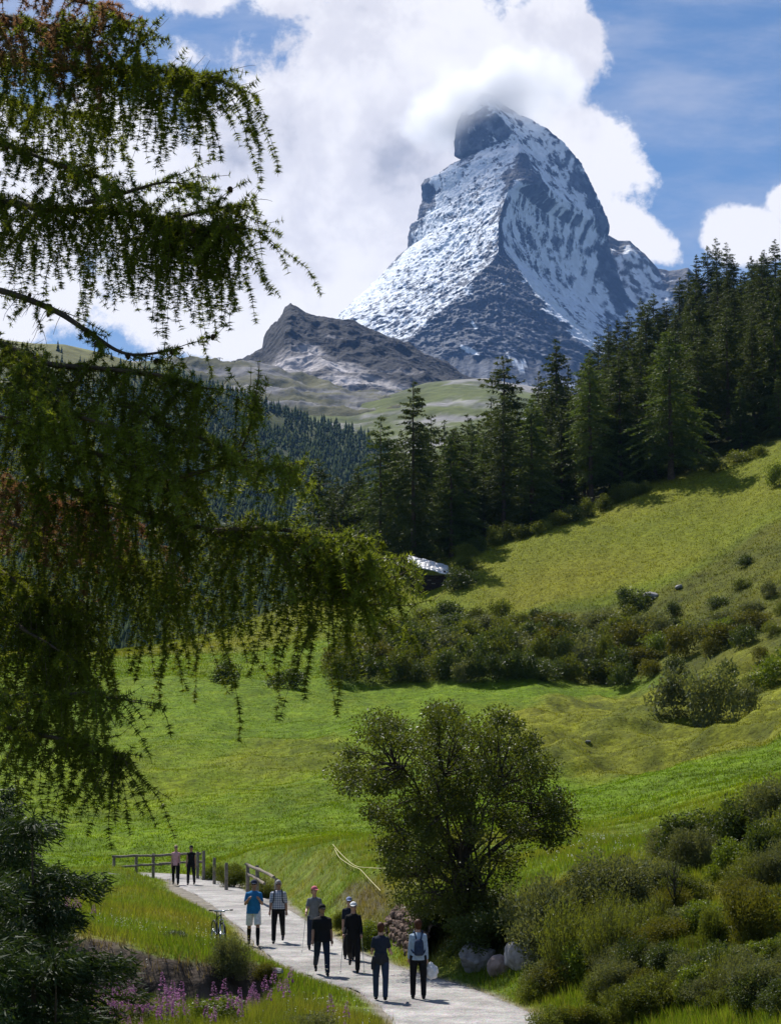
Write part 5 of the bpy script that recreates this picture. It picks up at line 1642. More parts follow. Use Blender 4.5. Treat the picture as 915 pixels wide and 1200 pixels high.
    for hip, kn, an, td_ in LG:
        s0 = [cap_([an + np.array([0, 0, .02]), an + np.array([0, .012, -.05])], [.048, .046]),
              cap_([an + np.array([0, .035, -.045]), an + td_ * .08 + np.array([0, 0, -.05]), an + td_ * .185 + np.array([0, 0, -.062])], [.041, .043, .030])]
        put('shoe', s0, shoe or cloth('shoe_leather', (.02, .02, .02), .6))
    if hair:
        hp = [TP(ell(hc + HR((0, .020, .026)), (.092, .104, .108))), TP(ell(hc + HR((0, .045, -.04)), (.080, .065, .075)))]
        if hair_len: hp.append(cap_([hc + HR((0, .05, 0)), hc + HR((0, .07, -hair_len))], [.06, .035]))
        # trim the face side by pushing the mass back
        put('hair', hp, hair, .009)
    if cap:
        zc = hc + HR((0, .0, .045))
        v, q, t = ell(zc, (.093, .110, .090)); v[:, 2] = np.maximum(v[:, 2], zc[2] - .012)
        cp = [] if visor else [TP((v, q, t))]
        if visor: cp.append(TP(ring_loft([(zc + np.array([0, 0, -.02]), .088, .105), (zc + np.array([0, 0, .025]), .085, .10)])))
        if brim: cp.append(TP(ell(zc + HR((0, -.115, -.012)), (.066, .068, .011), rot=(.18, 0, head_turn))))
        put('cap', cp, cap, .008, 1)
    if glasses:
        gl = [TP(ell(hc + HR((s * .033, -.088, .008)), (.027, .014, .019), 10, 7, rot=(0, 0, head_turn))) for s in (1, -1)] + [cap_([hc + HR((-.07, -.06, .012)), hc + HR((0, -.098, .014)), hc + HR((.07, -.06, .012))], [.006] * 3)]
        put('sunglasses', gl, GLASS, .0065, 0)
    else:
        for s in (1, -1):
            v, q, t = TP(ell(hc + HR((s * .031, -.083, .006)), (.012, .010, .008), 8, 6))
            link('eye', mesh_np('eye', v, [q, t], True), EYE, root)
    info = dict(root=root, k=k, T=T, TP=TP, AR=AR, LG=LG, put=put, tw=tw, td=td, hc=hc, cap_=cap_, p=p, face=face, ly=ly, off=off)
    return info

GLASS = mat_simple('dark_lens', (.01, .01, .012), .15, .6, 0, 5)
EYE = mat_simple('eye', (.03, .02, .015), .3, .5, 0, 5)
BLACK = cloth('black_cloth', (.012, .012, .014)); NAVY = cloth('navy_cloth', (.018, .026, .05)); DENIM = cloth('denim', (.03, .045, .085))
WHITE = cloth('white_cloth', (.62, .62, .63)); BROWNH = cloth('brown_hair', (.045, .025, .014), .6); REDH = cloth('auburn_hair', (.075, .028, .014), .6); BLONDE = cloth('blonde_hair', (.42, .30, .16), .6); GREYH = cloth('grey_hair', (.35, .33, .3), .6)
SHOE = cloth('shoe_leather', (.02, .02, .022), .6)
METAL = mat_simple('pole_metal', (.35, .35, .37), .35, .5, .05, 30, metal=.8)
RUB = mat_simple('black_rubber', (.015, .015, .015), .7, .3, .05, 30)
GREYBAG = cloth('dark_pack_cloth', (.025, .028, .035))

def world_of(info, v):
    q = info['T'](v); a = info['face']
    return Vector((q[0] * math.cos(a) - q[1] * math.sin(a), q[0] * math.sin(a) + q[1] * math.cos(a), q[2])) + info['p']

def pole(info, arm, tip, label):
    s, e, w, d2 = info['AR'][arm]
    h = world_of(info, w + d2 * .06)
    tp = Vector((h.x + tip[0], h.y + tip[1], .05))
    r = empty('hiking_pole', tp, label=label, cat='hiking pole', group='hiking poles')
    def tb(a, b, ra, rb, k=6):
        P = np.array([a - tp, a * .5 + b * .5 - tp, b - tp]); v, q, t = limb_loft(P, [ra, (ra + rb) / 2, rb], k); return mesh_np('pole_piece', v, [q, t], True)
    d = (h - tp).normalized()
    link('shaft', tb(tp, h, .006, .009), METAL, r)
    link('handle', tb(h - d * .03, h + d * .09, .016, .018), RUB, r)
    v, q, t = ell(np.array(d * .06), (.035, .035, .006)); link('basket', mesh_np('basket', v, [q, t]), RUB, r)

def backpack(info, label, mat, w=.15, h=.21, zc=1.22, straps_mat=None, back=True):
    """worn on the shoulders; local back is +Y"""
    r = empty('backpack', info['p'], info['face'], label=label, cat='backpack')
    k = info['k']; y0 = info['td'] + .075
    pr = [info['TP'](ring_loft([(np.array((0, y0, zc - h)), w * .7, .045), (np.array((0, y0, zc - h + .03)), w, .075), (np.array((0, y0, zc)), w, .085), (np.array((0, y0, zc + h - .05)), w * .85, .07), (np.array((0, y0 - .01, zc + h)), w * .5, .035)]))]
    link('pack', fuse('pack', pr, .011 * k, 2), mat, r)
    pk = [info['TP'](ell((0, y0 + .085, zc - .07), (w * .7, .03, .09)))]
    link('pocket', fuse('pocket', pk, .011 * k, 1), mat, r)
    for s in (1, -1):
        P = [(s * .05, y0 - .05, zc + h - .05), (s * .09, .05, 1.50), (s * .105, -.06, 1.485), (s * .12, -info['td'] - .028, 1.36), (s * .13, -info['td'] - .03, 1.22), (s * .16, -.02, 1.10), (s * .12, y0 - .03, zc - h + .06)]
        v, q = tube(resample(P, 22), .017, 6); v = (v + info['off']) * k
        link('strap', mesh_np('strap', v, q, True), straps_mat or mat, r)
        # carrying straps seen from behind
    return r

def build_people():
    W = cloth
    a = make_person(206, 1036.5, 992, 'woman in pale pink top and black trousers walking beside the wooden fence', 0.05, ((.18, .05), (-.15, .25)), ((.35, .12, .55), (-.1, .12, .3)), True, SKIN,
                    W('pink_top', (.60, .33, .36)), .2, BLACK, hair=BLONDE, hair_len=.03, shoe=SHOE)
    pole(a, 1, (-.05, -.25), 'hiking pole of the woman in the pale pink top')
    make_person(224, 1036.5, 992.5, 'person in black sleeveless top walking beside the woman in pink', -.05, ((-.12, .2), (.16, .05)), ((-.1, .14, .2), (.15, .14, .3)), True, SKIN2,
                BLACK, .15, W('charcoal_trousers', (.016, .016, .02)), hair=BROWNH, cap=W('dark_cap', (.02, .02, .02)), shoe=SHOE)
    make_person(297, 1107, 1034, 'man in bright blue t-shirt, white shorts and dark long socks, hands at his chest', .08, ((.22, .05), (-.16, .3)), ((.35, .22, 1.85), (.35, .22, 1.85)), False, SKIN2,
                W('blue_tee', (.02, .15, .34)), .8, WHITE, True, socks=BLACK, cap=W('dark_blue_cap', (.02, .03, .06)), shoe=SHOE, hair=BROWNH)
    b = make_person(326, 1104.5, 1034, 'man in grey plaid shirt and black trousers walking toward the viewer', .0, ((-.18, .45), (.2, .03)), ((-.12, .16, .15), (.15, .16, .2)), False, SKIN2,
                plaid('plaid_cloth'), .95, BLACK, hair=GREYH, shoe=SHOE, shirt_drop=.96)
    backpack(b, 'dark backpack on the man in the plaid shirt, only its straps seen', GREYBAG)
    c = make_person(368, 1114, 1042, 'young woman in grey t-shirt wearing a pink and white cap, behind the man in black', .1, ((.15, .05), (-.15, .3)), ((.1, .2, .4), (.35, .25, .8)), True, SKIN,
                W('grey_tee', (.16, .17, .18)), .7, NAVY, hair=W('fair_hair', (.2, .12, .06)), hair_len=.08, cap=W('pink_white_cap', (.60, .16, .20)), shoe=SHOE, head_turn=.5, glasses=False)
    pole(c, 1, (-.10, -.3), 'hiking pole of the young woman in grey')
    make_person(377, 1142, 1062, 'stocky man in black t-shirt, jeans and black cap striding in front of the others', .12, ((.28, .05), (-.22, .5)), ((-.12, .2, .35), (.1, .18, .15)), False, SKIN2,
                BLACK, .85, W('dark_jeans', (.018, .026, .045)), hair=BROWNH, cap=W('black_cap', (.015, .017, .016)), build=1.16, shoe=SHOE, head_turn=.25)
    d = make_person(414, 1139, 1061, 'woman all in black with a white sun visor and two hiking poles', -.05, ((.14, .05), (-.22, .65)), ((.15, .2, .75), (.15, .2, .75)), True, SKIN,
                W('black_tunic', (.012, .012, .013)), 1.2, W('black_slacks', (.013, .013, .015)), hair=BLONDE, hair_len=.10, cap=W('white_visor', (.72, .72, .72)), shoe=SHOE, shirt_drop=.80, build=1.05)
    pole(d, 0, (.08, -.22), 'hiking pole at the right hand side of the woman with the white visor'); pole(d, 1, (-.08, -.18), 'hiking pole at the left hand side of the woman with the white visor')
    make_person(409, 1124, 1055, 'person with blue and white cap almost hidden behind the woman in black', .0, ((.1, .05), (-.1, .2)), ((0, .08, .15), (0, .08, .15)), True, SKIN,
                W('dark_blue_shirt', (.015, .018, .03)), .9, BLACK, hair=BLONDE, hair_len=.12, cap=W('blue_white_cap', (.25, .30, .5)), shoe=SHOE)
    # the two seen from behind
    e = make_person(446, 1172, 1086, 'person in dark t-shirt and jeans seen from behind, jacket tied at the waist', math.pi - .05, ((.12, .03), (-.10, .12)), ((.35, .2, .9), (.35, .2, .9)), True, SKIN,
                W('dark_tee', (.022, .028, .045)), .75, DENIM, hair=REDH, shoe=SHOE, glasses=False)
    tp, put, cp = e['TP'], e['put'], e['cap_']
    put('waist_jacket', [tp(ring_loft([(np.array((0, .01, .98)), .165, .125), (np.array((0, .01, 1.06)), .165, .13), (np.array((0, 0, 1.08)), .15, .12)])), tp(ell((0, .12, .93), (.13, .05, .12))), cp([(.13, .08, 1.0), (.17, .10, .86), (.18, .12, .70)], [.06, .055, .04]),
                         tp(ell((-.14, .06, .93), (.06, .06, .09)))], W('grey_black_jacket', (.03, .03, .036)), .014, 2)
    f = make_person(490, 1170, 1083, 'person with auburn hair in light blue pullover and black trousers seen from behind', math.pi + .08, ((.06, .03), (-.05, .05)), ((.05, .14, .25), (-.05, .14, .15)), True, SKIN,
                W('light_blue_wool', (.34, .43, .53)), 1.2, BLACK, hair=REDH, shoe=SHOE, glasses=False, build=1.06)
    backpack(f, 'slim dark blue backpack worn by the person in the light blue pullover', W('navy_pack', (.03, .045, .085)), .115, .19, 1.16)
    # white carrier bag
    s, el_, w, d2 = f['AR'][1]
    # hand on the viewer's right
    cands = [world_of(f, f['AR'][i][2] + f['AR'][i][3] * .09) for i in (0, 1)]
    h = max(cands, key=lambda q: q.x)
    r = empty('carrier_bag', (h.x, h.y, h.z), label='crumpled white carrier bag hanging from the hand of the person in light blue', cat='bag')
    v, q, t = ell((.10, 0, -.17), (.15, .09, .19), 22, 16)
    v = v + .022 * np.stack([perlin(v[:, 0] * 18, v[:, 1] * 18, v[:, 2] * 9 + i) for i in (0, 5, 9)], 1) * 2
    top = v[:, 2] > -.08; v[top, 0] = .04 + (v[top, 0] - .04) * .55; v[top, 1] *= .5
    link('sack', mesh_np('sack', v, [q, t], True), W('white_plastic', (.72, .72, .74), .5), r)
    hv, hq = tube(resample([(.06, .0, -.06), (.02, 0, -.01), (0, 0, .01), (-.03, 0, -.03), (.0, 0, -.08)], 12), .007, 5)
    link('handle', mesh_np('bag_handle', hv, hq, True), W('white_plastic_handle', (.7, .7, .72), .5), r)
    # small dark bag in the hand of the stocky man
build_people()
# ---------------------------------------------------------------- small built things
WOOD = mat_simple('weathered_wood', (.20, .17, .14), .85, .15, .3, 7, .012, 25)
WOODD = mat_simple('dark_timber', (.035, .025, .02), .9, .1, .3, 3, .02, 9)
STONE = mat_simple('grey_boulder', (.26, .25, .25), .9, .15, .3, 3.5, .04, 9)
STONER = mat_simple('pinkish_boulder', (.27, .21, .19), .9, .15, .3, 3.5, .04, 9)
STONEW = mat_simple('wall_stone', (.12, .085, .07), .95, .1, .4, 4, .03, 12)

def boxm(name, cx, cy, cz, sx, sy, sz, rot=None, bev=.01, M=None):
    bm = bmesh.new(); bmesh.ops.create_cube(bm, size=1)
    for v in bm.verts: v.co = Vector((v.co.x * sx, v.co.y * sy, v.co.z * sz))
    if bev: bmesh.ops.bevel(bm, geom=list(bm.edges), offset=bev, segments=1, affect='EDGES')
    if rot: bmesh.ops.transform(bm, matrix=Euler(rot).to_matrix().to_4x4(), verts=bm.verts)
    bmesh.ops.translate(bm, vec=(cx, cy, cz), verts=bm.verts)
    me = bpy.data.meshes.new(name); bm.to_mesh(me); bm.free(); return me

def gz(x, y): return float(zt(np.array([x]), np.array([y]))[0])
def rail_mesh(a, b, r, sd=0):
    rs = np.random.RandomState(sd); P = np.array([np.array(a) * (1 - t) + np.array(b) * t + rs.normal(size=3) * .012 for t in np.linspace(0, 1, 7)])
    v, q, t = limb_loft(P, r * (1 + .1 * rs.normal(size=7)), 7); return mesh_np('rail', v, [q, t], True)

def fence(posts, rails, label, name='wooden_fence'):
    """posts: (px, top_py, Y); rails: ((post a, height a),(post b, height b)) as (px,py,Y) pairs"""
    b0 = at(*posts[0]); root = empty(name, (b0[0], b0[1], gz(b0[0], b0[1])), label=label, cat='fence')
    o = np.array(root.location)
    for i, (px, py, Y) in enumerate(posts):
        x, y, z = at(px, py, Y); g = gz(x, y) - .3
        v, q, t = limb_loft(np.array([[x, y, g], [x + .01, y, (g + z) / 2], [x, y, z - .03], [x, y, z]]) - o, [.085, .08, .075, .055], 8)
        link('post', mesh_np('post', v, [q, t], True), WOOD, root)
    for i, (a, b) in enumerate(rails):
        link('rail', rail_mesh(np.array(at(*a)) - o, np.array(at(*b)) - o, .062, i), WOOD, root)

fence([(134, 1003, 104), (160, 1001, 104), (180, 1000, 104), (208, 1000, 104), (232, 998, 103.5)],
      [((131, 1004, 103.8), (182, 1002.5, 103.8)), ((178, 1002.5, 103.8), (236, 1000, 103.6)), ((141, 1015.5, 103.8), (190, 1013, 103.8)), ((186, 1012.5, 103.8), (237, 1009.5, 103.6))],
      'two-rail wooden fence closing off the bend of the path behind the two women')
fence([(239, 997, 102), (251.5, 1005, 98), (265.5, 1011, 93)], [], 'three weathered posts without rails between the two fence pieces', 'fence_posts')
fence([(290.5, 1012, 86), (301.5, 1014, 83), (324, 1029, 77)],
      [((288, 1013, 86), (321, 1027, 78)), ((290, 1023, 86), (310, 1035, 80.5))], 'broken fence piece with slanting rails above the man in blue')

def rock(name, px, py, wpx, hpx, Y, mat, sd, label, asp=1.0, cat='boulder', angular=.25):
    q_ = ray_ground(px, py, 38 if Y < 100 else 120); x, y, Y = q_.x, q_.y, q_.y; g = q_.z
    w = wpx / F * Y; h = hpx / F * Y
    bm = bmesh.new(); bmesh.ops.create_icosphere(bm, subdivisions=5, radius=1)
    co = np.array([v.co for v in bm.verts]); rs = np.random.RandomState(sd)
    for _ in range(9):           # facets
        n = unit(rs.normal(size=3)); d = rs.uniform(.62, .88); s = co @ n; k = s > d
        co[k] -= (s[k] - d)[:, None] * n * .92
    co = co * (1 + .09 * fbm(co[:, 0] * 2 + sd, co[:, 1] * 2, co[:, 2] * 2, 5, .6)[:, None] * 1.6)
    co = co * np.array([w / 2, w / 2 * asp, h / 2]) * 1.1
    for v, c in zip(bm.verts, co): v.co = c
    for f in bm.faces: f.smooth = True
    me = bpy.data.meshes.new(name); bm.to_mesh(me); bm.free()
    zc = max(g + h * .33, at(px, py - hpx * .5, Y)[2]) if False else g + h * .36
    o = link(name, me, mat, None, (x, y, zc), rs.rand() * 6); tag(o, label, cat)
rock('boulder', 560, 1136, 42, 36, 48.6, STONE, 1, 'grey rounded boulder at the path edge under the leafy tree, left of three', .8)
rock('boulder', 584, 1143, 24, 26, 47.9, STONER, 2, 'pinkish boulder between the two grey ones at the path edge', .8)
rock('boulder', 608, 1134, 48, 36, 48.4, STONE, 5, 'pale angular boulder right of the pinkish one at the path edge', .6)
rock('boulder', 676, 536, 20, 9, 359, STONE, 7, 'grey rock at the top of the sunny slope beside the larch shadow', .8, 'rock')
rock('boulder', 655, 541, 22, 7, 358, STONE, 8, 'low pale rock at the wood edge left of the grey one', .8, 'rock')
rock('boulder', 762, 702, 20, 10, 290, STONE, 9, 'grey rock beside the lone dark shrub on the rough slope', .8, 'rock')
rock('boulder', 795, 690, 12, 6, 292, STONE, 10, 'small pale rock on the rough slope right of the lone dark shrub', .8, 'rock')
rock('boulder', 766, 1100, 34, 16, 47.5, STONER, 11, 'flat reddish stones on the right bank below the bare sapling', .7, 'rock')
rock('boulder', 706, 1128, 24, 18, 46.2, STONER, 12, 'reddish stone on the right bank beside the broom', .7, 'rock')
rock('boulder', 688, 870, 9, 3, 172, STONE, 13, 'pale stone lying in the meadow below the willow clump', .8, 'rock')
rock('boulder', 318, 1140, 38, 7, 50.5, STONE, 14, 'flat pale stone at the left path edge below the grey bush', .4, 'rock')

def build_stone_face():
    rs = np.random.RandomState(4)
    A = np.array(at(448, 1106, 63)[:2]); B = np.array(at(494, 1122, 55.5)[:2])
    root = empty('stone_wall', (A[0], A[1], 0), label='low crumbling face of reddish stones holding the bank beside the walkers', cat='wall')
    u = unit(B - A); nrm = np.array([-u[1], u[0]]); nrm = -nrm if nrm[1] > 0 else nrm
    L_ = np.linalg.norm(B - A)
    # earth core with an irregular face
    nu, nv = 60, 30; U, V = np.meshgrid(np.linspace(-.02, .97, nu), np.linspace(0, 1, nv))
    top = 1.30 + .25 * perlin(U * 4, 3, 3) - .5 * np.clip(np.abs(U - .5) * 2 - .7, 0, 1)
    dep = .12 * fbm(U * 9, V * 5, 1.0, 4) + .35 * (V ** 2)
    X = A[0] + u[0] * L_ * U - nrm[0] * dep; Yy = A[1] + u[1] * L_ * U - nrm[1] * dep; Z = V * top - .1
    co = np.stack([X - A[0], Yy - A[1], Z], -1).reshape(-1, 3)
    # back rows folded into the bank
    back = co.reshape(nv, nu, 3)[-1] - np.array([nrm[0] * .9, nrm[1] * .9, .25])
    co = np.concatenate([co, back]); f = grid_faces(nu, nv + 1)
    link('earth_bank', mesh_np('earth_bank', co, f, True), mat_simple('red_earth', (.085, .055, .042), .95, .1, .35, 4, .05, 8), root)
    a = Acc()
    for row in range(6):
        s = rs.uniform(0, .1)
        while s < 1:
            w = rs.uniform(.10, .42); h = rs.uniform(.06, .17)
            z = row * .2 + rs.uniform(0, .05); t = np.interp(s, [0, .5, 1], [.9, 1.3, .9])
            if z < t and rs.rand() > .2:
                c = A + u * L_ * s + nrm * rs.uniform(.0, .08) - nrm * .35 * (z / 1.3) ** 2
                v, q, tr = ell((0, 0, 0), (w * .55, .12, h * .8), 10, 8)
                v = np.sign(v) * np.abs(v / np.array([w * .55, .12, h * .8])) ** .6 * np.array([w * .55, .12, h * .8])
                v = v + rs.normal(size=v.shape) * .014
                ang = math.atan2(u[1], u[0]) + rs.normal() * .2; R3 = np.array(Euler((0, rs.normal() * .15, ang)).to_matrix())
                v = v @ R3.T + np.array([c[0] - A[0], c[1] - A[1], z])
                n = a.n; a.v.append(v); a.q.append(q + n); a.t.append(tr + n); a.n += len(v)
            s += w / L_ * 1.02
    link('stonework', a.mesh('stonework', True), STONEW, root)
build_stone_face()

def build_hut():
    Y = 331.0
    x0 = at(480, 672, Y)[0]; x1 = at(523, 672, Y)[0]; g = gz((x0 + x1) / 2, Y)
    zt0 = at(480, 656.5, Y)[2]; zt1 = at(523, 668, Y)[2]; zb = min(g, at(500, 692, Y)[2]) - .4
    cx = (x0 + x1) / 2; W = x1 - x0
    root = empty('old_hut', (cx, Y, zb), .0, label='old dark timber hut with a bright stone slab roof at the foot of the wood', cat='hut')
    tl, trr = zt0 - zb, zt1 - zb
    n = 9
    for side, (yy, nm) in enumerate(((-1.9, 'wall'), (1.9, 'wall'))):
        a = Acc()
        for i in range(n):
            z = .15 + i * .30
            xr = W / 2 - .3; xl = -W / 2 + .3
            if z > tl - .35: break
            # upper logs stop under the sloping roof
            lim = xl + (tl - z - .3) / max(.01, (tl - trr)) * W
            xe = min(xr, lim)
            if xe - xl < .5: break
            v, q, t = limb_loft([(xl - .25, yy, z), (0, yy, z), (xe + .2, yy, z)], [.16, .165, .15], 8); k = a.n
            a.v.append(v); a.q.append(q + k); a.t.append(t + k); a.n += len(v)
        link(nm, a.mesh('log_wall', True), WOODD, root)
    for xx, hh in ((-W / 2 + .35, tl - .3), (W / 2 - .35, trr - .3)):
        a = Acc(); z = .3
        while z < hh:
            v, q, t = limb_loft([(xx, -2.1, z), (xx, 0, z), (xx, 2.1, z)], [.16, .165, .16], 8); k = a.n
            a.v.append(v); a.q.append(q + k); a.t.append(t + k); a.n += len(v); z += .3
        link('wall', a.mesh('log_wall', True), WOODD, root)
    # stone slab roof, a single pitch falling to the right and a little to the front
    rs = np.random.RandomState(2); a = Acc()
    sl = math.atan2(tl - trr, W)
    for i in range(9):
        for j in range(7):
            cxx = -W / 2 - .2 + (i + .5 + rs.uniform(-.1, .1)) * (W + .5) / 9; cy = -2.5 + (j + .5 + rs.uniform(-.15, .15)) * 5.0 / 7
            zz = tl - (cxx + W / 2) * math.tan(sl) + 1.0 * cy / 2.5 + rs.uniform(-.02, .05)
            bm = bmesh.new(); bmesh.ops.create_cube(bm, size=1)
            for v in bm.verts: v.co = Vector((v.co.x * .86, v.co.y * .86, v.co.z * .10))
            bmesh.ops.transform(bm, matrix=Euler((.38 + rs.normal() * .03, sl + rs.normal() * .03, rs.normal() * .15)).to_matrix().to_4x4(), verts=bm.verts)
            v = np.array([v.co for v in bm.verts]) + np.array([cxx, cy, zz]); f = np.array([[q.index for q in ff.verts] for ff in bm.faces]); bm.free()
            a.add(v, f)
    link('roof', a.mesh('slab_roof'), mat_simple('roof_slabs', (.68, .68, .70), .4, .6, .25, 2, .02, 8), root)
    for (px, py) in ((515, 673), (503, 680), (508, 684)):
        p = at(px, py, Y - 2.0); b = Acc()
        v, q, t = limb_loft([(p[0] - cx - .8, -1.85, p[2] - zb + .06), (p[0] - cx + .25, -2.15, p[2] - zb)], [.08, .08], 7); link('beam_end', mesh_np('beam_end', v, [q, t], True), WOOD, root)
build_hut()

def build_rope():
    m = mat_simple('yellow_tape', (.5, .45, .22), .6, .3, .1, 4)
    for pts, lab in (([(390, 998), (400, 1010), (416, 1024), (434, 1027), (452, 1028), (470, 1025)], 'yellow rope draped over the rough grass, upper line ending at the leafy tree'),
                     ([(392, 1003), (398, 1014), (412, 1024), (422, 1029), (432, 1040), (446, 1055)], 'yellow rope draped over the rough grass, lower line running down to the stone face')):
        P = []
        for px, py in pts:
            q = ray_ground(px, py, 55); P.append((q.x, q.y, q.z + .30))
        P = resample(P, 40); P[:, 2] -= 0
        v, q = tube(P, .012, 6); c = v[0].copy()
        tag(link('yellow_rope', mesh_np('yellow_rope', v - c, q, True), m, None, tuple(c)), lab, 'rope')
build_rope()

def build_pylons():
    m = mat_simple('pylon_steel', (.16, .17, .18), .5, .4, .1, 1)
    for px, top, lab in ((257.5, 419, 'left of two tiny ski lift pylons on the ridge beside the rock peak'), (275, 422.5, 'right of two tiny ski lift pylons on the ridge beside the rock peak')):
        Y = 4080.0; x, y, z = at(px, top, Y); zb = at(px, 434, Y)[2]; h = z - zb
        r = empty('lift_pylon', (x, y, zb), label=lab, cat='pylon')
        v, q, t = limb_loft([(0, 0, -5), (0, 0, h * .5), (0, 0, h)], [1.3, 1.0, .8], 8); link('mast', mesh_np('mast', v, [q, t], True), m, r)
        v, q, t = limb_loft([(-6, 0, h - 1.5), (0, 0, h - .5), (6, 0, h - 1.5)], [.6, .9, .6], 6); link('crossarm', mesh_np('crossarm', v, [q, t], True), m, r)
        for s in (-1, 1):
            v, q, t = limb_loft([(s * 6, -3, h - 2.6), (s * 6, 0, h - 2.2), (s * 6, 3, h - 2.6)], [.6, .8, .6], 6); link('sheave_train', mesh_np('sheave', v, [q, t], True), m, r)
build_pylons()

def build_sapling():
    rs = np.random.RandomState(12)
    p = ray_ground(790, 1086, 40); S = p.y / F
    r = empty('bare_sapling', p, label='thin almost bare sapling with upright twigs standing alone on the right bank', cat='tree')
    a = Acc(); lv = Acc()
    H = 72 * S
    v, q, t = limb_loft([(0, 0, -.1), (.02, 0, H * .4), (.0, 0, H * .85)], [.035, .026, .01], 7); tk = mesh_np('sapling_trunk', v, [q, t], True); link('trunk', tk, BARK_GREY, r)
    for i in range(26):
        h = H * rs.uniform(.35, .85); az = rs.rand() * 6.28; L_ = H * rs.uniform(.15, .42)
        d = np.array([math.cos(az) * .33, math.sin(az) * .33, 1]); P = [np.array([0, 0, h]) + d * L_ * s + np.array([math.cos(az), math.sin(az), 0]) * .07 * math.sin(s * 3) for s in np.linspace(0, 1, 5)]
        vv, qq = tube(P, [.012, .010, .008, .006, .003], 4); a.add(vv, qq)
        n = 26; s = rs.rand(n); pp = np.array([0, 0, h]) + d * L_ * s[:, None] + rs.normal(size=(n, 3)) * .03
        lv.add(*quads_leaf(pp, unit(rs.normal(size=(n, 3)) + np.array([0, 0, .6])), unit(rs.normal(size=(n, 3))), rs.uniform(.04, .07, n), np.full(n, .018)))
    link('branch', a.mesh('sapling_twigs', True), BARK_GREY, r); link('leaves', lv.mesh('sapling_leaves'), L_DARK, r)
build_sapling()

def build_bicycle():
    p = ray_ground(256, 1108, 50)
    root = empty('bicycle', (p.x, p.y, p.z + .02), math.radians(-72), label='dark mountain bicycle parked in the grass at the left path edge, seen from the front', cat='bicycle')
    FR = mat_simple('bike_frame_paint', (.03, .035, .045), .35, .5, .05, 5); CH = mat_simple('bike_metal', (.6, .6, .62), .25, .6, .05, 30, metal=.9)
    R_ = .34
    def tb(pts, r, k=8):
        v, q, t = limb_loft(np.array(pts, float), r, k); return (v, q, t)
    def joinm(name, prims):
        a = Acc()
        for v, q, t in prims: n = a.n; a.v.append(v); a.q.append(q + n); a.t.append(t + n); a.n += len(v)
        return a.mesh(name, True)
    # local X is forward
    for wx in (-.53, .53):
        t = np.linspace(0, 2 * math.pi, 41)
        ring = np.stack([wx + R_ * np.cos(t), np.zeros(41), R_ + R_ * np.sin(t)], 1)
        def torus(rad, r):
            a = np.linspace(0, 2 * math.pi, 40, endpoint=False); b = np.linspace(0, 2 * math.pi, 8, endpoint=False)
            A, B_ = np.meshgrid(a, b)
            v = np.stack([wx + (rad + r * np.cos(B_)) * np.cos(A), r * np.sin(B_), R_ + (rad + r * np.cos(B_)) * np.sin(A)], -1).reshape(-1, 3)
            U, V = np.meshgrid(np.arange(40), np.arange(8)); f = np.stack([V * 40 + U, V * 40 + (U + 1) % 40, ((V + 1) % 8) * 40 + (U + 1) % 40, ((V + 1) % 8) * 40 + U], -1).reshape(-1, 4)
            return v, f
        w = empty('wheel'); w.parent = root
        v, f = torus(R_ - .025, .028); link('tyre', mesh_np('tyre', v, f, True), RUB, w)
        v, f = torus(R_ - .055, .014); link('rim', mesh_np('rim', v, f, True), CH, w)
        sp = []
        for i in range(24):
            a = i * math.pi / 12; sp.append(tb([(wx + .02 * math.cos(a + .5), .02 * (-1) ** i, R_ + .02 * math.sin(a + .5)), (wx + (R_ - .06) * math.cos(a), 0, R_ + (R_ - .06) * math.sin(a))], .0018, 4))
        sp.append(tb([(wx, -.05, R_), (wx, .05, R_)], .02))
        link('spokes', joinm('spokes', sp), CH, w)
    bb = (-.06, 0, .30); st = (-.22, 0, .80); hd = (.30, 0, .88); hb = (.335, 0, .74)
    link('frame', joinm('frame', [tb([bb, st], .017), tb([(-.20, 0, .76), hd], .018), tb([bb, hb], .022), tb([hd, hb], .022), tb([bb, (-.53, .05, R_)], .011), tb([bb, (-.53, -.05, R_)], .011),
                                  tb([(-.2, .02, .74), (-.53, .05, R_)], .009), tb([(-.2, -.02, .74), (-.53, -.05, R_)], .009)]), FR, root)
    link('fork', joinm('fork', [tb([(.33, .055, .72), (.53, .055, R_)], .018), tb([(.33, -.055, .72), (.53, -.055, R_)], .018), tb([(.33, -.06, .73), (.33, .06, .73)], .02), tb([hb, (.33, 0, .72)], .018)]), CH, root)
    hbm = link('handlebar', joinm('handlebar', [tb([(.27, 0, .96), (.29, 0, .88)], .016), tb([(.27, 0, .96), (.34, 0, .98)], .018), tb([(.28, -.34, 1.0), (.33, -.15, .99), (.34, 0, .985), (.33, .15, .99), (.28, .34, 1.0)], .014),
                                          tb([(.36, -.1, .97), (.36, .1, .97)], .025)]), CH, root)
    for s in (-1, 1): link('grip', joinm('grip', [tb([(.30, s * .24, .995), (.28, s * .35, 1.0)], .019)]), RUB, hbm)
    link('saddle', joinm('saddle', [ell((-.25, 0, .93), (.13, .07, .03)), ell((-.14, 0, .93), (.08, .03, .022)), tb([(-.22, 0, .8), (-.245, 0, .92)], .014)]), RUB, root)
    link('crank', joinm('crank', [tb([(-.06, .06, .30), (.04, .07, .17)], .012), tb([(-.06, -.06, .30), (-.16, -.07, .43)], .012), ell((-.06, .05, .30), (.09, .008, .09)), ell((.04, .11, .17), (.045, .04, .012)), ell((-.16, -.11, .43), (.045, .04, .012))]), CH, root)
build_bicycle()
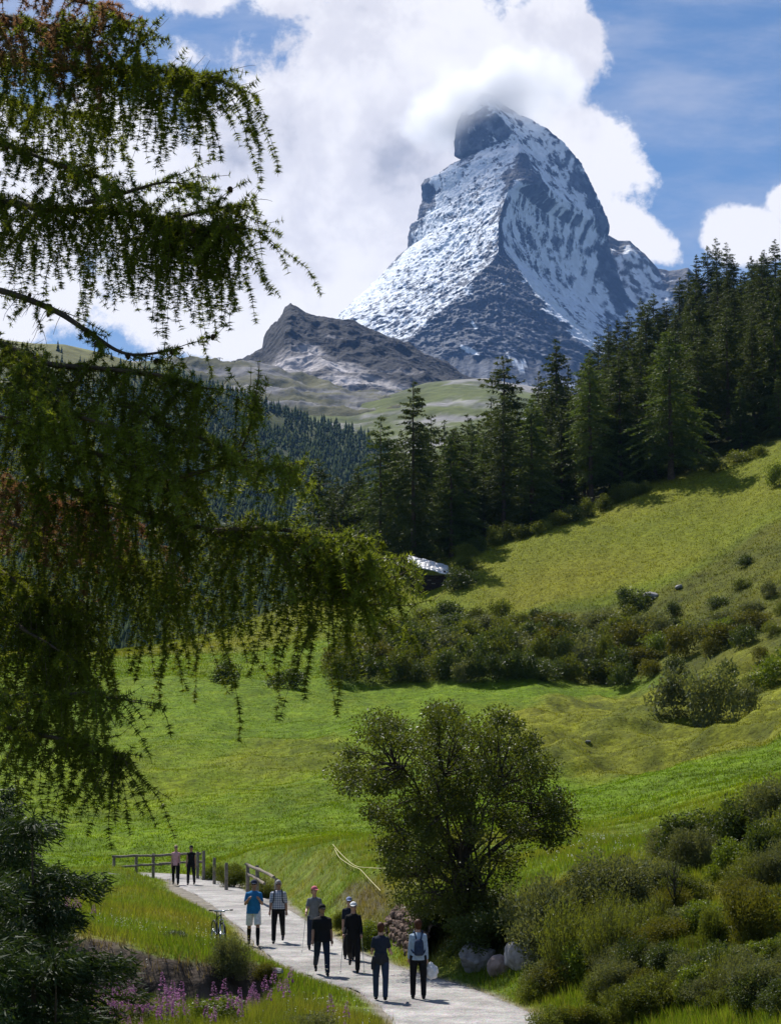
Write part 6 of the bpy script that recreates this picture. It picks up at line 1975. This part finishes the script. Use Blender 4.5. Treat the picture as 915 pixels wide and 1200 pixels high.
# ---------------------------------------------------------------- air
def vol_box(name, x0, x1, y0, y1, z0, z1, mat, **k):
    v = [(x0, y0, z0), (x1, y0, z0), (x1, y1, z0), (x0, y1, z0), (x0, y0, z1), (x1, y0, z1), (x1, y1, z1), (x0, y1, z1)]
    f = np.array([[0, 3, 2, 1], [4, 5, 6, 7], [0, 1, 5, 4], [1, 2, 6, 5], [2, 3, 7, 6], [3, 0, 4, 7]])
    o = link(name, mesh_np(name, v, f), mat)
    return tag(o, **k)

def build_haze():
    m, nt, N, L = nodemat('haze')
    out = N('ShaderNodeOutputMaterial'); v = N('ShaderNodeVolumePrincipled')
    v.inputs['Color'].default_value = (0.24, 0.47, 1.0, 1)
    v.inputs['Density'].default_value = 1.8e-5
    v.inputs['Anisotropy'].default_value = 0.2
    L(v.outputs[0], out.inputs['Volume'])
    vol_box('haze', -11000, 11000, -11000, 11600, -161, 3300, m, kind='stuff')
build_haze()

def build_cap_cloud():
    """the cloud that hangs on the summit"""
    m, nt, N, L = nodemat('cloud_vapour')
    out = N('ShaderNodeOutputMaterial'); v = N('ShaderNodeVolumePrincipled')
    v.inputs['Color'].default_value = (0.93, 0.94, 0.97, 1)
    v.inputs['Anisotropy'].default_value = 0.35
    tc = N('ShaderNodeTexCoord')
    n = N('ShaderNodeTexNoise'); n.inputs['Scale'].default_value = 1 / 260.0; n.inputs['Detail'].default_value = 5; n.inputs['Roughness'].default_value = .6
    L(tc.outputs['Object'], n.inputs['Vector'])
    mp = N('ShaderNodeMapping'); mp.vector_type = 'TEXTURE'
    mp.inputs['Scale'].default_value = (400, 480, 180); mp.inputs['Rotation'].default_value = (0, math.radians(-10), 0)
    L(tc.outputs['Object'], mp.inputs[0])
    ln = N('ShaderNodeVectorMath'); ln.operation = 'LENGTH'; L(mp.outputs[0], ln.inputs[0])
    def M(op, a, b):
        q = N('ShaderNodeMath'); q.operation = op
        for i, t in enumerate((a, b)):
            if isinstance(t, (int, float)): q.inputs[i].default_value = t
            else: L(t, q.inputs[i])
        return q.outputs[0]
    f = M('ADD', M('SUBTRACT', 1.0, ln.outputs['Value']), M('MULTIPLY', M('SUBTRACT', n.outputs['Fac'], .5), 2.4))
    mr = N('ShaderNodeMapRange'); mr.interpolation_type = 'SMOOTHSTEP'
    mr.inputs[1].default_value = 0.02; mr.inputs[2].default_value = 0.75; mr.inputs[3].default_value = 0; mr.inputs[4].default_value = .010
    L(f, mr.inputs[0]); L(mr.outputs[0], v.inputs['Density'])
    L(v.outputs[0], out.inputs['Volume'])
    bm = bmesh.new(); bmesh.ops.create_icosphere(bm, subdivisions=4, radius=1)
    for q in bm.verts:
        q.co = Vector((q.co.x * 800, q.co.y * 760, q.co.z * 340))
    me = bpy.data.meshes.new('summit_cloud'); bm.to_mesh(me); bm.free()
    c = at(566, 122, 8860)
    o = link('summit_cloud', me, m, loc=c); tag(o, kind='stuff')
build_cap_cloud()
